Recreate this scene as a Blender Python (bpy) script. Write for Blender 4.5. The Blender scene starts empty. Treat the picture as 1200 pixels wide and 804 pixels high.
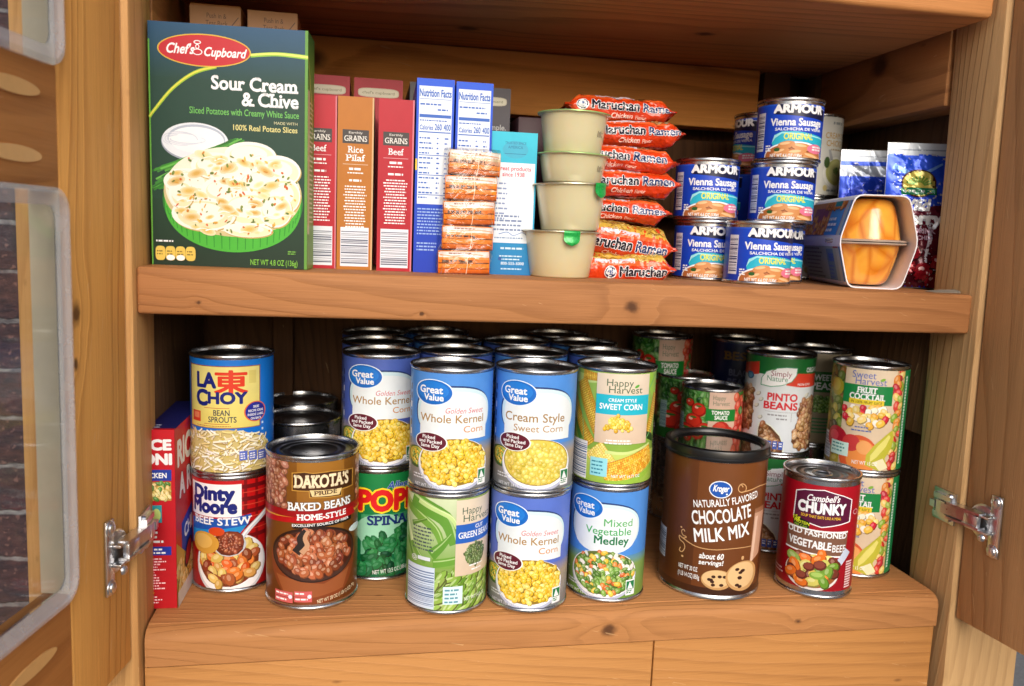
import bpy, bmesh, math, random
from mathutils import Vector, Matrix, noise
from mathutils.geometry import tessellate_polygon

sc = bpy.context.scene
COL = sc.collection
MM = 0.001
R = math.radians
PI = math.pi

# ------------------------------------------------------------------ camera, light, exposure
CAM = (313.629, -844.004, 344.59)
YAW, PITCH, ROLL = 0.18065, -0.13397, 0.03948
cd = bpy.data.cameras.new('camera')
cam = bpy.data.objects.new('camera', cd)
COL.objects.link(cam)
sc.camera = cam
fwd = Vector((math.sin(YAW) * math.cos(PITCH), math.cos(YAW) * math.cos(PITCH), math.sin(PITCH)))
rgt = Vector((math.cos(YAW), -math.sin(YAW), 0))
up = rgt.cross(fwd)
r2 = rgt * math.cos(ROLL) + up * math.sin(ROLL)
u2 = -rgt * math.sin(ROLL) + up * math.cos(ROLL)
m3 = Matrix((r2, u2, -fwd)).transposed()
cam.matrix_world = Matrix.Translation(Vector(CAM) * MM) @ m3.to_4x4()
cd.sensor_width = 23.6
cd.lens = 951.6 / 1200 * 23.6
cd.clip_start = 0.02
cd.clip_end = 100
cd.dof.use_dof = True
cd.dof.focus_distance = 0.74
cd.dof.aperture_fstop = 4.5

SUN_EL, SUN_AZ = 28.5, 180.0          # azimuth clockwise from +Y; behind the camera
w = bpy.data.worlds.new('World')
sc.world = w
w.use_nodes = True
wn = w.node_tree
bg = wn.nodes['Background']
sky = wn.nodes.new('ShaderNodeTexSky')
sky.sky_type = 'NISHITA'
sky.sun_disc = False
sky.sun_elevation = R(SUN_EL)
sky.sun_rotation = R(SUN_AZ)
sky.air_density = 1.0
sky.dust_density = 4.0
sky.ozone_density = 1.0
wn.links.new(sky.outputs[0], bg.inputs[0])
bg.inputs[1].default_value = 0.12
sd = bpy.data.lights.new('sun', 'SUN')
sd.energy = 1.5
sd.angle = R(44)
sd.color = (0.95, 0.975, 1.0)
sun = bpy.data.objects.new('sun', sd)
COL.objects.link(sun)
sdir = Vector((math.sin(R(SUN_AZ)) * math.cos(R(SUN_EL)), math.cos(R(SUN_AZ)) * math.cos(R(SUN_EL)), math.sin(R(SUN_EL))))
sun.rotation_euler = sdir.to_track_quat('Z', 'Y').to_euler()
sun.location = sdir * 5
sc.view_settings.view_transform = 'Standard'
sc.view_settings.look = 'None'
sc.view_settings.exposure = 0.25
sc.view_settings.gamma = 1.0
sc.render.engine = 'CYCLES'
sc.cycles.use_denoising = True
sc.cycles.max_bounces = 8
sc.cycles.transparent_max_bounces = 16
sc.cycles.caustics_reflective = False
sc.cycles.caustics_refractive = False

# ------------------------------------------------------------------ helpers
def lin(c):
    o = []
    for v in c[:3]:
        v = max(0, min(255, v)) / 255.0
        o.append(v / 12.92 if v <= 0.04045 else ((v + 0.055) / 1.055) ** 2.4)
    return tuple(o)

def mixc(a, b, t):
    return tuple(a[i] + (b[i] - a[i]) * t for i in range(3))

def jit(c, rnd, s=12):
    k = rnd.uniform(-s, s)
    return tuple(max(0, min(255, v + k + rnd.uniform(-s * .4, s * .4))) for v in c)

def link(o, parent=None):
    COL.objects.link(o)
    if parent is not None:
        o.parent = parent
    return o

def empty(name, loc, rz=0.0, parent=None):
    o = bpy.data.objects.new(name, None)
    o.empty_display_size = 0.02
    link(o, parent)
    o.location = Vector(loc) * MM
    o.rotation_euler = (0, 0, rz)
    return o

def tag(o, label=None, cat=None, group=None, kind=None):
    if label: o['label'] = label
    if cat: o['category'] = cat
    if group: o['group'] = group
    if kind: o['kind'] = kind
    return o

def copy_tree(o, parent=None):
    c = o.copy()
    COL.objects.link(c)
    if parent is not None:
        c.parent = parent
        c.matrix_parent_inverse = o.matrix_parent_inverse
    for ch in list(o.children):
        copy_tree(ch, c)
    return c

def mesh_obj(name, verts, faces, mat, parent=None, smooth=None, col=None):
    me = bpy.data.meshes.new(name)
    me.from_pydata([Vector(v) * MM for v in verts], [], faces)
    me.validate(clean_customdata=False)
    if smooth is not None:
        me.shade_smooth()
        me.set_sharp_from_angle(angle=R(smooth))
    if col is not None:
        a = me.color_attributes.new('Col', 'FLOAT_COLOR', 'CORNER')
        c = (*lin(col), 1)
        a.data.foreach_set('color', list(c) * len(a.data))
    if mat: me.materials.append(mat)
    o = bpy.data.objects.new(name, me)
    return link(o, parent)

def lathe(profile, n=64):
    vs, fs = [], []
    rings = []
    for (r, z) in profile:
        if r < 1e-6:
            rings.append([len(vs)]); vs.append((0, 0, z))
        else:
            rings.append(list(range(len(vs), len(vs) + n)))
            for i in range(n):
                a = 2 * PI * i / n
                vs.append((r * math.cos(a), r * math.sin(a), z))
    for A, B in zip(rings, rings[1:]):
        if len(A) == 1 and len(B) == 1: continue
        for i in range(n):
            j = (i + 1) % n
            if len(A) == 1: fs.append((A[0], B[j], B[i]))
            elif len(B) == 1: fs.append((A[i], A[j], B[0]))
            else: fs.append((A[i], A[j], B[j], B[i]))
    return vs, fs

def bm_box(bm, x0, x1, y0, y1, z0, z1):
    vs = [bm.verts.new((x, y, z)) for x in (x0, x1) for y in (y0, y1) for z in (z0, z1)]
    for f in ((0, 1, 3, 2), (4, 6, 7, 5), (0, 4, 5, 1), (2, 3, 7, 6), (0, 2, 6, 4), (1, 5, 7, 3)):
        bm.faces.new([vs[i] for i in f])

def bm_obj(name, bm, mat, parent=None, bevel=0.0, seg=2, smooth=40, loc=(0, 0, 0)):
    """mm coordinates; optional real bevel of every sharp edge"""
    bmesh.ops.recalc_face_normals(bm, faces=bm.faces[:])
    if bevel:
        es = [e for e in bm.edges if len(e.link_faces) == 2 and e.calc_face_angle(0) > 0.5]
        bmesh.ops.bevel(bm, geom=es, offset=bevel, segments=seg, profile=0.5, affect='EDGES')
    bmesh.ops.scale(bm, vec=(MM, MM, MM), verts=bm.verts[:])
    me = bpy.data.meshes.new(name)
    bm.to_mesh(me)
    bm.free()
    if smooth:
        me.shade_smooth()
        me.set_sharp_from_angle(angle=R(smooth))
    if mat: me.materials.append(mat)
    o = link(bpy.data.objects.new(name, me), parent)
    o.location = Vector(loc) * MM
    return o

def board(name, x0, x1, y0, y1, z0, z1, mat, parent, bevel=1.5, seg=2):
    """a board with its own origin at its centre so that grain follows it"""
    cx, cy, cz = (x0 + x1) / 2, (y0 + y1) / 2, (z0 + z1) / 2
    bm = bmesh.new()
    bm_box(bm, x0 - cx, x1 - cx, y0 - cy, y1 - cy, z0 - cz, z1 - cz)
    return bm_obj(name, bm, mat, parent, bevel, seg, loc=(cx, cy, cz))

# ------------------------------------------------------------------ materials
class NT:
    def __init__(s, name):
        s.m = bpy.data.materials.new(name)
        s.m.use_nodes = True
        s.t = s.m.node_tree
        s.b = s.t.nodes['Principled BSDF']
    def n(s, typ, **kw):
        x = s.t.nodes.new(typ)
        for k, v in kw.items(): setattr(x, k, v)
        return x
    def put(s, sock, v):
        if hasattr(v, 'is_output'): s.t.links.new(v, sock)
        elif v is not None: sock.default_value = v
    def math(s, op, a, b=None, c=None, clamp=False):
        x = s.n('ShaderNodeMath', operation=op, use_clamp=clamp)
        s.put(x.inputs[0], a)
        if b is not None: s.put(x.inputs[1], b)
        if c is not None: s.put(x.inputs[2], c)
        return x.outputs[0]
    def vm(s, op, a, b=None):
        x = s.n('ShaderNodeVectorMath', operation=op)
        s.put(x.inputs[0], a)
        if b is not None: s.put(x.inputs[1], b)
        return x.outputs[1] if op in ('LENGTH', 'DOT_PRODUCT') else x.outputs[0]
    def mix(s, f, a, b, mode='MIX'):
        x = s.n('ShaderNodeMix', data_type='RGBA', blend_type=mode)
        s.put(x.inputs[0], f); s.put(x.inputs[6], a); s.put(x.inputs[7], b)
        return x.outputs[2]
    def noise(s, vec, scale, detail=4, rough=.55, dist=0.0):
        x = s.n('ShaderNodeTexNoise')
        s.put(x.inputs['Vector'], vec)
        x.inputs['Scale'].default_value = scale
        x.inputs['Detail'].default_value = detail
        x.inputs['Roughness'].default_value = rough
        x.inputs['Distortion'].default_value = dist
        return x.outputs[0]
    def ramp(s, f, stops):
        x = s.n('ShaderNodeValToRGB')
        while len(x.color_ramp.elements) < len(stops): x.color_ramp.elements.new(.5)
        for e, (p, c) in zip(x.color_ramp.elements, stops):
            e.position = p
            e.color = (*c, 1) if len(c) == 3 else c
        s.put(x.inputs[0], f)
        return x.outputs[0]
    def bump(s, h, strength, dist=0.001):
        x = s.n('ShaderNodeBump')
        x.inputs['Strength'].default_value = strength
        x.inputs['Distance'].default_value = dist
        s.put(x.inputs['Height'], h)
        s.t.links.new(x.outputs[0], s.b.inputs['Normal'])
    def set(s, **kw):
        for k, v in kw.items():
            s.put(s.b.inputs[k.replace('_', ' ')], v)

def wood(name, axis, light=(196, 142, 88), dark=(150, 92, 46), seed=0.0, knots=(), rings=95.0, face='y', contrast=.8, rough=.5, tone=1.0, pith=.055):
    """plain-sawn board: growth rings round a pith behind the face, fibres along `axis`, knots at (along, across) mm"""
    N = NT(name)
    tc = N.n('ShaderNodeTexCoord').outputs['Object']
    sep = N.n('ShaderNodeSeparateXYZ')
    N.t.links.new(tc, sep.inputs[0])
    ax = {'x': 0, 'y': 1, 'z': 2}
    L = sep.outputs[ax[axis]]
    D = sep.outputs[ax[face]]
    A = sep.outputs[3 - ax[axis] - ax[face]]
    def vec(a, b, c):
        x = N.n('ShaderNodeCombineXYZ')
        N.put(x.inputs[0], a); N.put(x.inputs[1], b); N.put(x.inputs[2], c)
        return x.outputs[0]
    off = lambda v, k: N.math('ADD', v, k)
    Ls = N.math('MULTIPLY', off(L, seed * 1.7), .12)
    p = vec(off(A, seed), D, Ls)
    wob = N.noise(p, 9, 3, .5)
    wob2 = N.noise(p, 40, 2, .5)
    tilt = N.math('MULTIPLY', L, .10)
    a = N.math('ADD', N.math('ADD', A, tilt), N.math('MULTIPLY', N.math('SUBTRACT', wob, .5), .09))
    d = N.math('ADD', D, pith)
    field = N.math('SQRT', N.math('ADD', N.math('MULTIPLY', a, a), N.math('MULTIPLY', d, d)))
    field = N.math('ADD', field, N.math('MULTIPLY', N.math('SUBTRACT', wob2, .5), .006))
    kmask = None
    for (kl, ka, kr) in knots:
        dl = N.math('SUBTRACT', L, kl * MM); da = N.math('SUBTRACT', A, ka * MM)
        q = N.math('SQRT', N.math('ADD', N.math('MULTIPLY', N.math('MULTIPLY', dl, dl), .55), N.math('MULTIPLY', da, da)))
        q = N.math('ADD', q, N.math('MULTIPLY', N.math('SUBTRACT', N.noise(tc, 110 + seed, 3), .5), .006))
        g = N.math('EXPONENT', N.math('MULTIPLY', N.math('POWER', N.math('DIVIDE', q, kr * 3.2 * MM), 2), -1))
        field = N.math('ADD', field, N.math('MULTIPLY', g, kr * 1.1 * MM))
        km = N.n('ShaderNodeMapRange', interpolation_type='SMOOTHSTEP')
        N.put(km.inputs['Value'], q)
        km.inputs['From Min'].default_value = kr * 1.25 * MM
        km.inputs['From Max'].default_value = kr * .35 * MM
        kmask = km.outputs[0] if kmask is None else N.math('MAXIMUM', kmask, km.outputs[0])
    saw = N.math('FRACT', N.math('MULTIPLY', field, rings))
    late = N.ramp(saw, [(0, (0, 0, 0)), (.55, (.22, .22, .22)), (.86, (1, 1, 1)), (.95, (.75, .75, .75)), (1, (0, 0, 0))])
    fib = N.noise(vec(off(A, seed), D, N.math('MULTIPLY', L, .018)), 900, 3, .6)
    fib2 = N.noise(vec(off(A, seed + 3), D, N.math('MULTIPLY', L, .05)), 160, 4, .6)
    big = N.noise(vec(off(A, seed + 5), D, N.math('MULTIPLY', L, .35)), 9, 3, .55)
    f = N.math('MULTIPLY', late, contrast * .7)
    f = N.math('ADD', f, N.math('MULTIPLY', N.math('SUBTRACT', fib, .5), .75))
    f = N.math('ADD', f, N.math('MULTIPLY', N.math('SUBTRACT', fib2, .5), .55))
    f = N.math('ADD', f, N.math('MULTIPLY', N.math('SUBTRACT', big, .5), 1.2), clamp=True)
    li = tuple(v * tone for v in lin(light)); da_ = tuple(v * tone for v in lin(dark))
    c = N.mix(f, (*li, 1), (*da_, 1))
    # knots, specks and dents have a shape of their own
    if kmask is not None:
        kc = N.mix(N.noise(tc, 260, 4), (*lin((82, 46, 26)), 1), (*lin((36, 22, 16)), 1))
        c = N.mix(N.math('MULTIPLY', kmask, .85), c, kc)
    vor = N.n('ShaderNodeTexVoronoi')
    N.put(vor.inputs['Vector'], vec(off(A, seed * 2), D, N.math('MULTIPLY', L, .4)))
    vor.inputs['Scale'].default_value = 26
    sp = N.n('ShaderNodeMapRange'); N.put(sp.inputs['Value'], vor.outputs['Distance'])
    sp.inputs['From Min'].default_value = .06; sp.inputs['From Max'].default_value = .02
    scr = N.noise(vec(N.math('ADD', A, N.math('MULTIPLY', L, .25)), D, N.math('MULTIPLY', L, .06)), 420, 2, .5)
    scm = N.math('MULTIPLY', N.math('GREATER_THAN', scr, .71), N.math('GREATER_THAN', N.noise(tc, 30 + seed, 2), .52))
    c = N.mix(N.math('MULTIPLY', scm, .35), c, (*lin((222, 182, 132)), 1))
    c = N.mix(N.math('MULTIPLY', sp.outputs[0], .55), c, (*lin((90, 52, 28)), 1))
    N.set(Base_Color=c, Roughness=N.math('ADD', N.math('MULTIPLY', fib2, .25), rough))
    N.b.inputs['Specular IOR Level'].default_value = .26
    h = N.math('ADD', N.math('MULTIPLY', fib, .5), N.math('MULTIPLY', late, .6))
    N.bump(h, .6, .0008)
    return N.m

def print_mat(name, rough=.38, coat=.25, metal=0.0, bump=.0):
    N = NT(name)
    at = N.n('ShaderNodeVertexColor', layer_name='Col').outputs[0]
    tc = N.n('ShaderNodeTexCoord').outputs['Object']
    v = N.noise(tc, 90, 4, .6)
    k = N.math('ADD', N.math('MULTIPLY', v, .16), .92)
    c = N.mix(1.0, at, k, 'MULTIPLY')
    N.set(Base_Color=c, Roughness=N.math('ADD', N.math('MULTIPLY', N.noise(tc, 400, 2), .12), rough - .06), Metallic=metal)
    N.b.inputs['Coat Weight'].default_value = coat
    N.b.inputs['Specular IOR Level'].default_value = .35
    N.b.inputs['Coat Roughness'].default_value = .18
    if bump:
        N.bump(N.noise(tc, 60, 4, .6), bump, .003)
    return N.m

def simple(name, col, rough=.4, metal=0.0, coat=0.0, nscale=60, namp=.12, bump=0.0, **kw):
    N = NT(name)
    tc = N.n('ShaderNodeTexCoord').outputs['Object']
    v = N.noise(tc, nscale, 4, .6)
    k = N.math('ADD', N.math('MULTIPLY', v, namp * 2), 1 - namp)
    c = N.mix(1.0, (*lin(col), 1), k, 'MULTIPLY')
    N.set(Base_Color=c, Roughness=N.math('ADD', N.math('MULTIPLY', v, .14), max(.02, rough - .07)), Metallic=metal)
    N.b.inputs['Coat Weight'].default_value = coat
    for q, val in kw.items():
        N.b.inputs[q.replace('_', ' ')].default_value = val
    if bump: N.bump(N.noise(tc, nscale * 2, 4), bump, .001)
    return N.m

M_PRINT = print_mat('printed_paper', .40, .22)
M_CARD = print_mat('printed_card', .5, .05)
M_GLOSS = print_mat('printed_film', .24, .5, 0.0, .35)
M_CRINKLE = print_mat('crinkled_printed_film', .2, .6, 0.0, .9)
M_FOILPRINT = print_mat('printed_foil_pouch', .24, .4, .25, .12)
M_TIN = simple('tinplate', (196, 198, 202), .26, 1.0, nscale=120, namp=.08)
M_DARKTIN = simple('tinplate_lid', (150, 152, 158), .3, 1.0, nscale=120, namp=.1)
M_GOLDTIN = simple('gold_lacquer_tin', (190, 160, 90), .3, 1.0)
M_STEEL = simple('nickel_plated_steel', (210, 211, 214), .3, 1.0, nscale=200, namp=.1)
M_BLACKPL = simple('black_plastic', (16, 16, 18), .35, coat=.2)
M_DARKCLEAR = simple('smoky_clear_lid', (20, 16, 15), .06, coat=1.0)
M_SAUCE = simple('cloudy_fruit_puree_cup', (212, 202, 164), .16, coat=.5, nscale=25, namp=.06, Subsurface_Weight=.65, Subsurface_Radius=(.01, .006, .003), Subsurface_Scale=.4)
M_FOIL = simple('foil_lid', (206, 200, 176), .3, .85, nscale=150, namp=.2, bump=.4)
M_GREENTAB = simple('green_foil_tab', (28, 168, 74), .28, .2, coat=.4, nscale=200, namp=.2, bump=.5)
M_GREENRIM = simple('green_foil_rim', (150, 186, 110), .32, .2, nscale=200, namp=.2)
M_PEACH = None
M_WHITECARD = simple('grey_card_scrap', (150, 140, 124), .6)

# ------------------------------------------------------------------ flat printed artwork laid onto real surfaces
_tc = {}
def glyphs(s, bold=0.0, serif=False, track=1.0):
    key = (s, round(bold, 4), serif, track)
    if key in _tc: return _tc[key]
    cu = bpy.data.curves.new('t', 'FONT')
    cu.body = s
    cu.size = 1
    cu.resolution_u = 3
    cu.offset = bold
    cu.space_character = track
    ob = bpy.data.objects.new('t', cu)
    me = ob.to_mesh()
    V = [(v.co.x, v.co.y) for v in me.vertices]
    F = [tuple(p.vertices) for p in me.polygons]
    tris = []
    for f in F:
        pts = [V[i] for i in f]
        if len(pts) == 3: tris.append(pts)
        else:
            for k in range(1, len(pts) - 1): tris.append([pts[0], pts[k], pts[k + 1]])
    if serif and F:
        cnt = {}
        for f in F:
            for i in range(len(f)):
                e = (f[i], f[(i + 1) % len(f)])
                k = tuple(sorted(e)); cnt[k] = cnt.get(k, 0) + 1
        cap = CAPH
        for (i, j), n in cnt.items():
            if n != 1: continue
            a, b = V[i], V[j]
            if abs(a[1] - b[1]) > .006: continue
            ln = abs(a[0] - b[0]); y = (a[1] + b[1]) / 2
            x0, x1 = min(a[0], b[0]), max(a[0], b[0])
            if .05 < ln < .3 and (abs(y + bold) < .03 or abs(y - cap - bold) < .04 or abs(y - .55 - bold) < .035):
                th = .075; ex = .075
                lo = y if y < .2 else y - th
                tris.append([(x0 - ex, lo), (x1 + ex, lo), (x1 + ex, lo + th)])
                tris.append([(x0 - ex, lo), (x1 + ex, lo + th), (x0 - ex, lo + th)])
    ob.to_mesh_clear()
    bpy.data.objects.remove(ob)
    bpy.data.curves.remove(cu)
    xs = [p[0] for t in tris for p in t] or [0, 0]
    _tc[key] = (tris, min(xs), max(xs))
    return _tc[key]

CAPH = 0.7
CAPH = max(p[1] for t in glyphs('H')[0] for p in t)

def circ(cx, cy, rx, ry=None, n=28, rot=0.0, a0=0.0, a1=2 * PI, sq=1.0):
    ry = rx if ry is None else ry
    o = []
    full = abs(a1 - a0 - 2 * PI) < 1e-6
    for i in range(n if full else n + 1):
        a = a0 + (a1 - a0) * i / n
        ca, sa = math.cos(a), math.sin(a)
        x = rx * math.copysign(abs(ca) ** sq, ca); y = ry * math.copysign(abs(sa) ** sq, sa)
        o.append((cx + x * math.cos(rot) - y * math.sin(rot), cy + x * math.sin(rot) + y * math.cos(rot)))
    return o

def convex(p):
    s = 0
    n = len(p)
    for i in range(n):
        a, b, c = p[i], p[(i + 1) % n], p[(i + 2) % n]
        k = (b[0] - a[0]) * (c[1] - b[1]) - (b[1] - a[1]) * (c[0] - b[0])
        if abs(k) < 1e-9: continue
        if s == 0: s = 1 if k > 0 else -1
        elif (k > 0) != (s > 0): return False
    return True

class Art:
    def __init__(s, seed=1):
        s.items = []
        s.rnd = random.Random(seed)
        s.clipbox = None
    def add(s, polys):          # polys: list of (pts, colours)
        s.items.append(polys)
    def poly(s, pts, col):
        cols = col if isinstance(col, list) else [col] * len(pts)
        if convex(pts): s.add([(list(pts), cols)])
        else:
            tri = tessellate_polygon([[Vector((p[0], p[1], 0)) for p in pts]])
            s.add([([pts[i] for i in t], [cols[i] for i in t]) for t in tri])
    def rect(s, x0, y0, x1, y1, col, col2=None, horiz=False):
        """col2: second colour at the top (or right) - printed gradient"""
        if col2 is None: c = [col] * 4
        elif horiz: c = [col, col2, col2, col]
        else: c = [col, col, col2, col2]
        s.add([([(x0, y0), (x1, y0), (x1, y1), (x0, y1)], c)])
    def ell(s, cx, cy, rx, ry, col, n=28, rot=0.0, sq=1.0):
        s.add([(circ(cx, cy, rx, ry, n, rot, sq=sq), [col] * n)])
    def line(s, pts, wd, col, wd2=None):
        ps = []
        if len(pts) > 2:            # smooth curve through the points
            q = [pts[0]] + list(pts) + [pts[-1]]
            o = []
            m = 5 if len(pts) < 8 else 3
            for i in range(1, len(q) - 2):
                p0, p1, p2, p3 = q[i - 1], q[i], q[i + 1], q[i + 2]
                for j in range(m):
                    t = j / m
                    o.append(tuple(.5 * (2 * p1[c] + (p2[c] - p0[c]) * t + (2 * p0[c] - 5 * p1[c] + 4 * p2[c] - p3[c]) * t * t + (3 * p1[c] - p0[c] - 3 * p2[c] + p3[c]) * t ** 3) for c in (0, 1)))
            pts = o + [pts[-1]]
        n = len(pts)
        L, Rr = [], []
        for i, p in enumerate(pts):
            a = pts[max(0, i - 1)]; b = pts[min(n - 1, i + 1)]
            dx, dy = b[0] - a[0], b[1] - a[1]
            l = math.hypot(dx, dy) or 1
            t = i / (n - 1)
            h = (wd + ((wd2 if wd2 is not None else wd) - wd) * t) / 2
            L.append((p[0] - dy / l * h, p[1] + dx / l * h)); Rr.append((p[0] + dy / l * h, p[1] - dx / l * h))
        for i in range(n - 1):
            ps.append(([L[i], Rr[i], Rr[i + 1]], [col] * 3)); ps.append(([L[i], Rr[i + 1], L[i + 1]], [col] * 3))
        s.add(ps)
    def text(s, t, x, y, h, col, align='C', w=None, bold=0.0, sx=1.0, shear=0.0, serif=False, rot=0.0, out=None, outw=.04, track=1.0):
        """cap height h mm, baseline y; w fits the width"""
        tris, a, b = glyphs(t, 0.0, serif, track)
        if not tris: return
        bold = max(0.0, bold) * .85
        k = h / CAPH
        kx = k * sx if w is None else w / max(1e-6, b - a + 2 * bold)
        ox = {'L': -a + bold, 'C': -(a + b) / 2, 'R': -b - bold}[align]
        cr, sr = math.cos(R(rot)), math.sin(R(rot))
        def tf(p, d):
            px = (p[0] + ox + d[0]) * kx; py = (p[1] + d[1]) * k
            px += py * shear
            return (x + px * cr - py * sr, y + px * sr + py * cr)
        def spread(rad, c, n):
            ds = [(rad * math.cos(2 * PI * (i + .5) / n), rad * math.sin(2 * PI * (i + .5) / n)) for i in range(n)]
            for d in ds: s.add([([tf(p, d) for p in q], [c] * 3) for q in tris])
        if out is not None: spread(bold + outw, out, 10)
        if bold > 0: spread(bold, col, 8 if bold * k > .2 else 4)
        if bold == 0 or bold > .045: s.add([([tf(p, (0, 0)) for p in q], [col] * 3) for q in tris])
    def words(s, x0, y0, x1, n, dy, col, h=.8, fill=.9, center=False):
        """lines of unreadably small print"""
        ps = []
        for i in range(n):
            y = y0 - i * dy
            ln = (x1 - x0) * s.rnd.uniform(fill - .25, fill)
            x = x0 + ((x1 - x0) - ln) / 2 if center else x0
            e = x + ln
            while x < e:
                wl = min(e - x, s.rnd.uniform(.9, 3.4) * h * .9)
                ps.append(([(x, y), (x + wl, y), (x + wl, y + h), (x, y + h)], [col] * 4))
                x += wl + h * .55
        s.add(ps)
    def bars(s, x0, y0, x1, y1, col, bg=(236, 238, 242), vert=True):
        s.rect(x0, y0, x1, y1, bg)
        ps = []
        a, e = (x0, x1) if vert else (y0, y1)
        m = (e - a) * .07
        t = a + m
        while t < e - m:
            wd = s.rnd.choice([.3, .3, .5, .8]) * (1 if vert else 1.5)
            if t + wd > e - m: break
            if vert: ps.append(([(t, y0 + (y1 - y0) * .12), (t + wd, y0 + (y1 - y0) * .12), (t + wd, y1 - .6), (t, y1 - .6)], [col] * 4))
            else: ps.append(([(x0 + .6, t), (x1 - .6, t), (x1 - .6, t + wd), (x0 + .6, t + wd)], [col] * 4))
            t += wd + s.rnd.choice([.35, .5, .9]) * (1 if vert else 1.6)
        s.add(ps)
    def pile(s, inside, box, size, cols, aspect=1.3, gap=.8, shade=.62, hi=.35, sq=1.0, ang=None, n=9, over=1.0):
        """many small printed kernels/beans; inside(x,y) says where"""
        x0, y0, x1, y1 = box
        pts = []
        y = y1; row = 0
        while y > y0:
            x = x0 + (size * gap * .5 if row % 2 else 0)
            while x < x1:
                px = x + s.rnd.uniform(-.3, .3) * size; py = y + s.rnd.uniform(-.3, .3) * size
                if inside(px, py): pts.append((px, py))
                x += size * gap
            y -= size * gap * .8; row += 1
        pts.sort(key=lambda p: -p[1] + s.rnd.uniform(-.4, .4) * size)
        for (px, py) in pts:
            c = jit(s.rnd.choice(cols), s.rnd, 14)
            k = size * .5 * s.rnd.uniform(.85, 1.18) * over
            rot = s.rnd.uniform(0, PI) if ang is None else ang + s.rnd.uniform(-.5, .5)
            rx, ry = k * math.sqrt(aspect), k / math.sqrt(aspect)
            s.ell(px + .08 * size, py - .1 * size, rx * 1.08, ry * 1.1, mixc(c, (30, 15, 5), 1 - shade), n, rot, sq)
            s.ell(px, py, rx, ry, c, n, rot, sq)
            if hi: s.ell(px - .12 * k, py + .22 * k, rx * .5, ry * .42, mixc(c, (255, 255, 245), hi), 7, rot)

def clip1(poly, axis, k, keep_gt):
    out = []
    n = len(poly)
    for i in range(n):
        a, b = poly[i], poly[(i + 1) % n]
        da = a[axis] - k; db = b[axis] - k
        if not keep_gt: da, db = -da, -db
        if da >= 0: out.append(a)
        if (da > 0 and db < 0) or (da < 0 and db > 0):
            t = da / (da - db)
            out.append(tuple(a[q] + (b[q] - a[q]) * t for q in range(5)))
    return out

def build_art(name, art, mapf, mat, parent, du=None, dv=None, clip=None, dh=.0035, h0=.02):
    """mapf(u,v,h) -> (position mm, normal). Every printed shape gets its own hair-thin layer"""
    VS, FS, CS, NS = [], [], [], []
    dh = min(dh, .9 / max(1, len(art.items)))
    for li, polys in enumerate(art.items):
        h = h0 + li * dh
        for pts, cols in polys:
            P = [(p[0], p[1], *lin(c)) for p, c in zip(pts, cols)]
            if clip:
                for ax, k, g in ((0, clip[0], 1), (1, clip[1], 1), (0, clip[2], 0), (1, clip[3], 0)):
                    P = clip1(P, ax, k, g)
                    if len(P) < 3: break
            if len(P) < 3: continue
            cells = [P]
            for ax, d in ((0, du), (1, dv)):
                if not d: continue
                nxt = []
                for q in cells:
                    lo = math.floor(min(p[ax] for p in q) / d + 1e-7); hi = math.ceil(max(p[ax] for p in q) / d - 1e-7)
                    if hi - lo <= 1: nxt.append(q); continue
                    rest = q
                    for k in range(lo + 1, hi):
                        a = clip1(rest, ax, k * d, 0)
                        rest = clip1(rest, ax, k * d, 1)
                        if len(a) >= 3: nxt.append(a)
                        if len(rest) < 3: break
                    if len(rest) >= 3: nxt.append(rest)
                cells = nxt
            for q in cells:
                ar = sum(q[i][0] * q[(i + 1) % len(q)][1] - q[(i + 1) % len(q)][0] * q[i][1] for i in range(len(q)))
                if abs(ar) < 2e-4: continue
                if ar < 0: q = q[::-1]
                i0 = len(VS)
                for p in q:
                    pos, nor = mapf(p[0], p[1], h)
                    VS.append(Vector(pos) * MM); NS.append(nor); CS.append((p[2], p[3], p[4], 1.0))
                FS.append(tuple(range(i0, i0 + len(q))))
    me = bpy.data.meshes.new(name)
    me.from_pydata(VS, [], FS)
    a = me.color_attributes.new('Col', 'FLOAT_COLOR', 'POINT')
    a.data.foreach_set('color', [x for c in CS for x in c])
    me.shade_smooth()
    me.normals_split_custom_set([NS[l.vertex_index] for l in me.loops])
    me.materials.append(mat)
    o = bpy.data.objects.new(name, me)
    return link(o, parent)

def cyl_map(r, z0, taper=0.0, du=2.4):
    """u = arc length from the camera-facing line (-Y), v = height"""
    def f(u, v, h):
        k = math.floor(u / du + 1e-9); t = u / du - k
        a0, a1 = k * du / r, (k + 1) * du / r
        rr = r + h
        x = (math.sin(a0) * (1 - t) + math.sin(a1) * t) * rr
        y = -(math.cos(a0) * (1 - t) + math.cos(a1) * t) * rr
        a = u / r
        return (x, y, z0 + v), (math.sin(a), -math.cos(a), 0)
    return f

def face_map(kind, w, d, h_):
    if kind == 'front': return lambda u, v, h: ((u, -d / 2 - h, v), (0, -1, 0))
    if kind == 'right': return lambda u, v, h: ((w / 2 + h, u, v), (1, 0, 0))
    if kind == 'left': return lambda u, v, h: ((-w / 2 - h, -u, v), (-1, 0, 0))
    if kind == 'top': return lambda u, v, h: ((u, v, h_ + h), (0, 0, 1))

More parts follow.
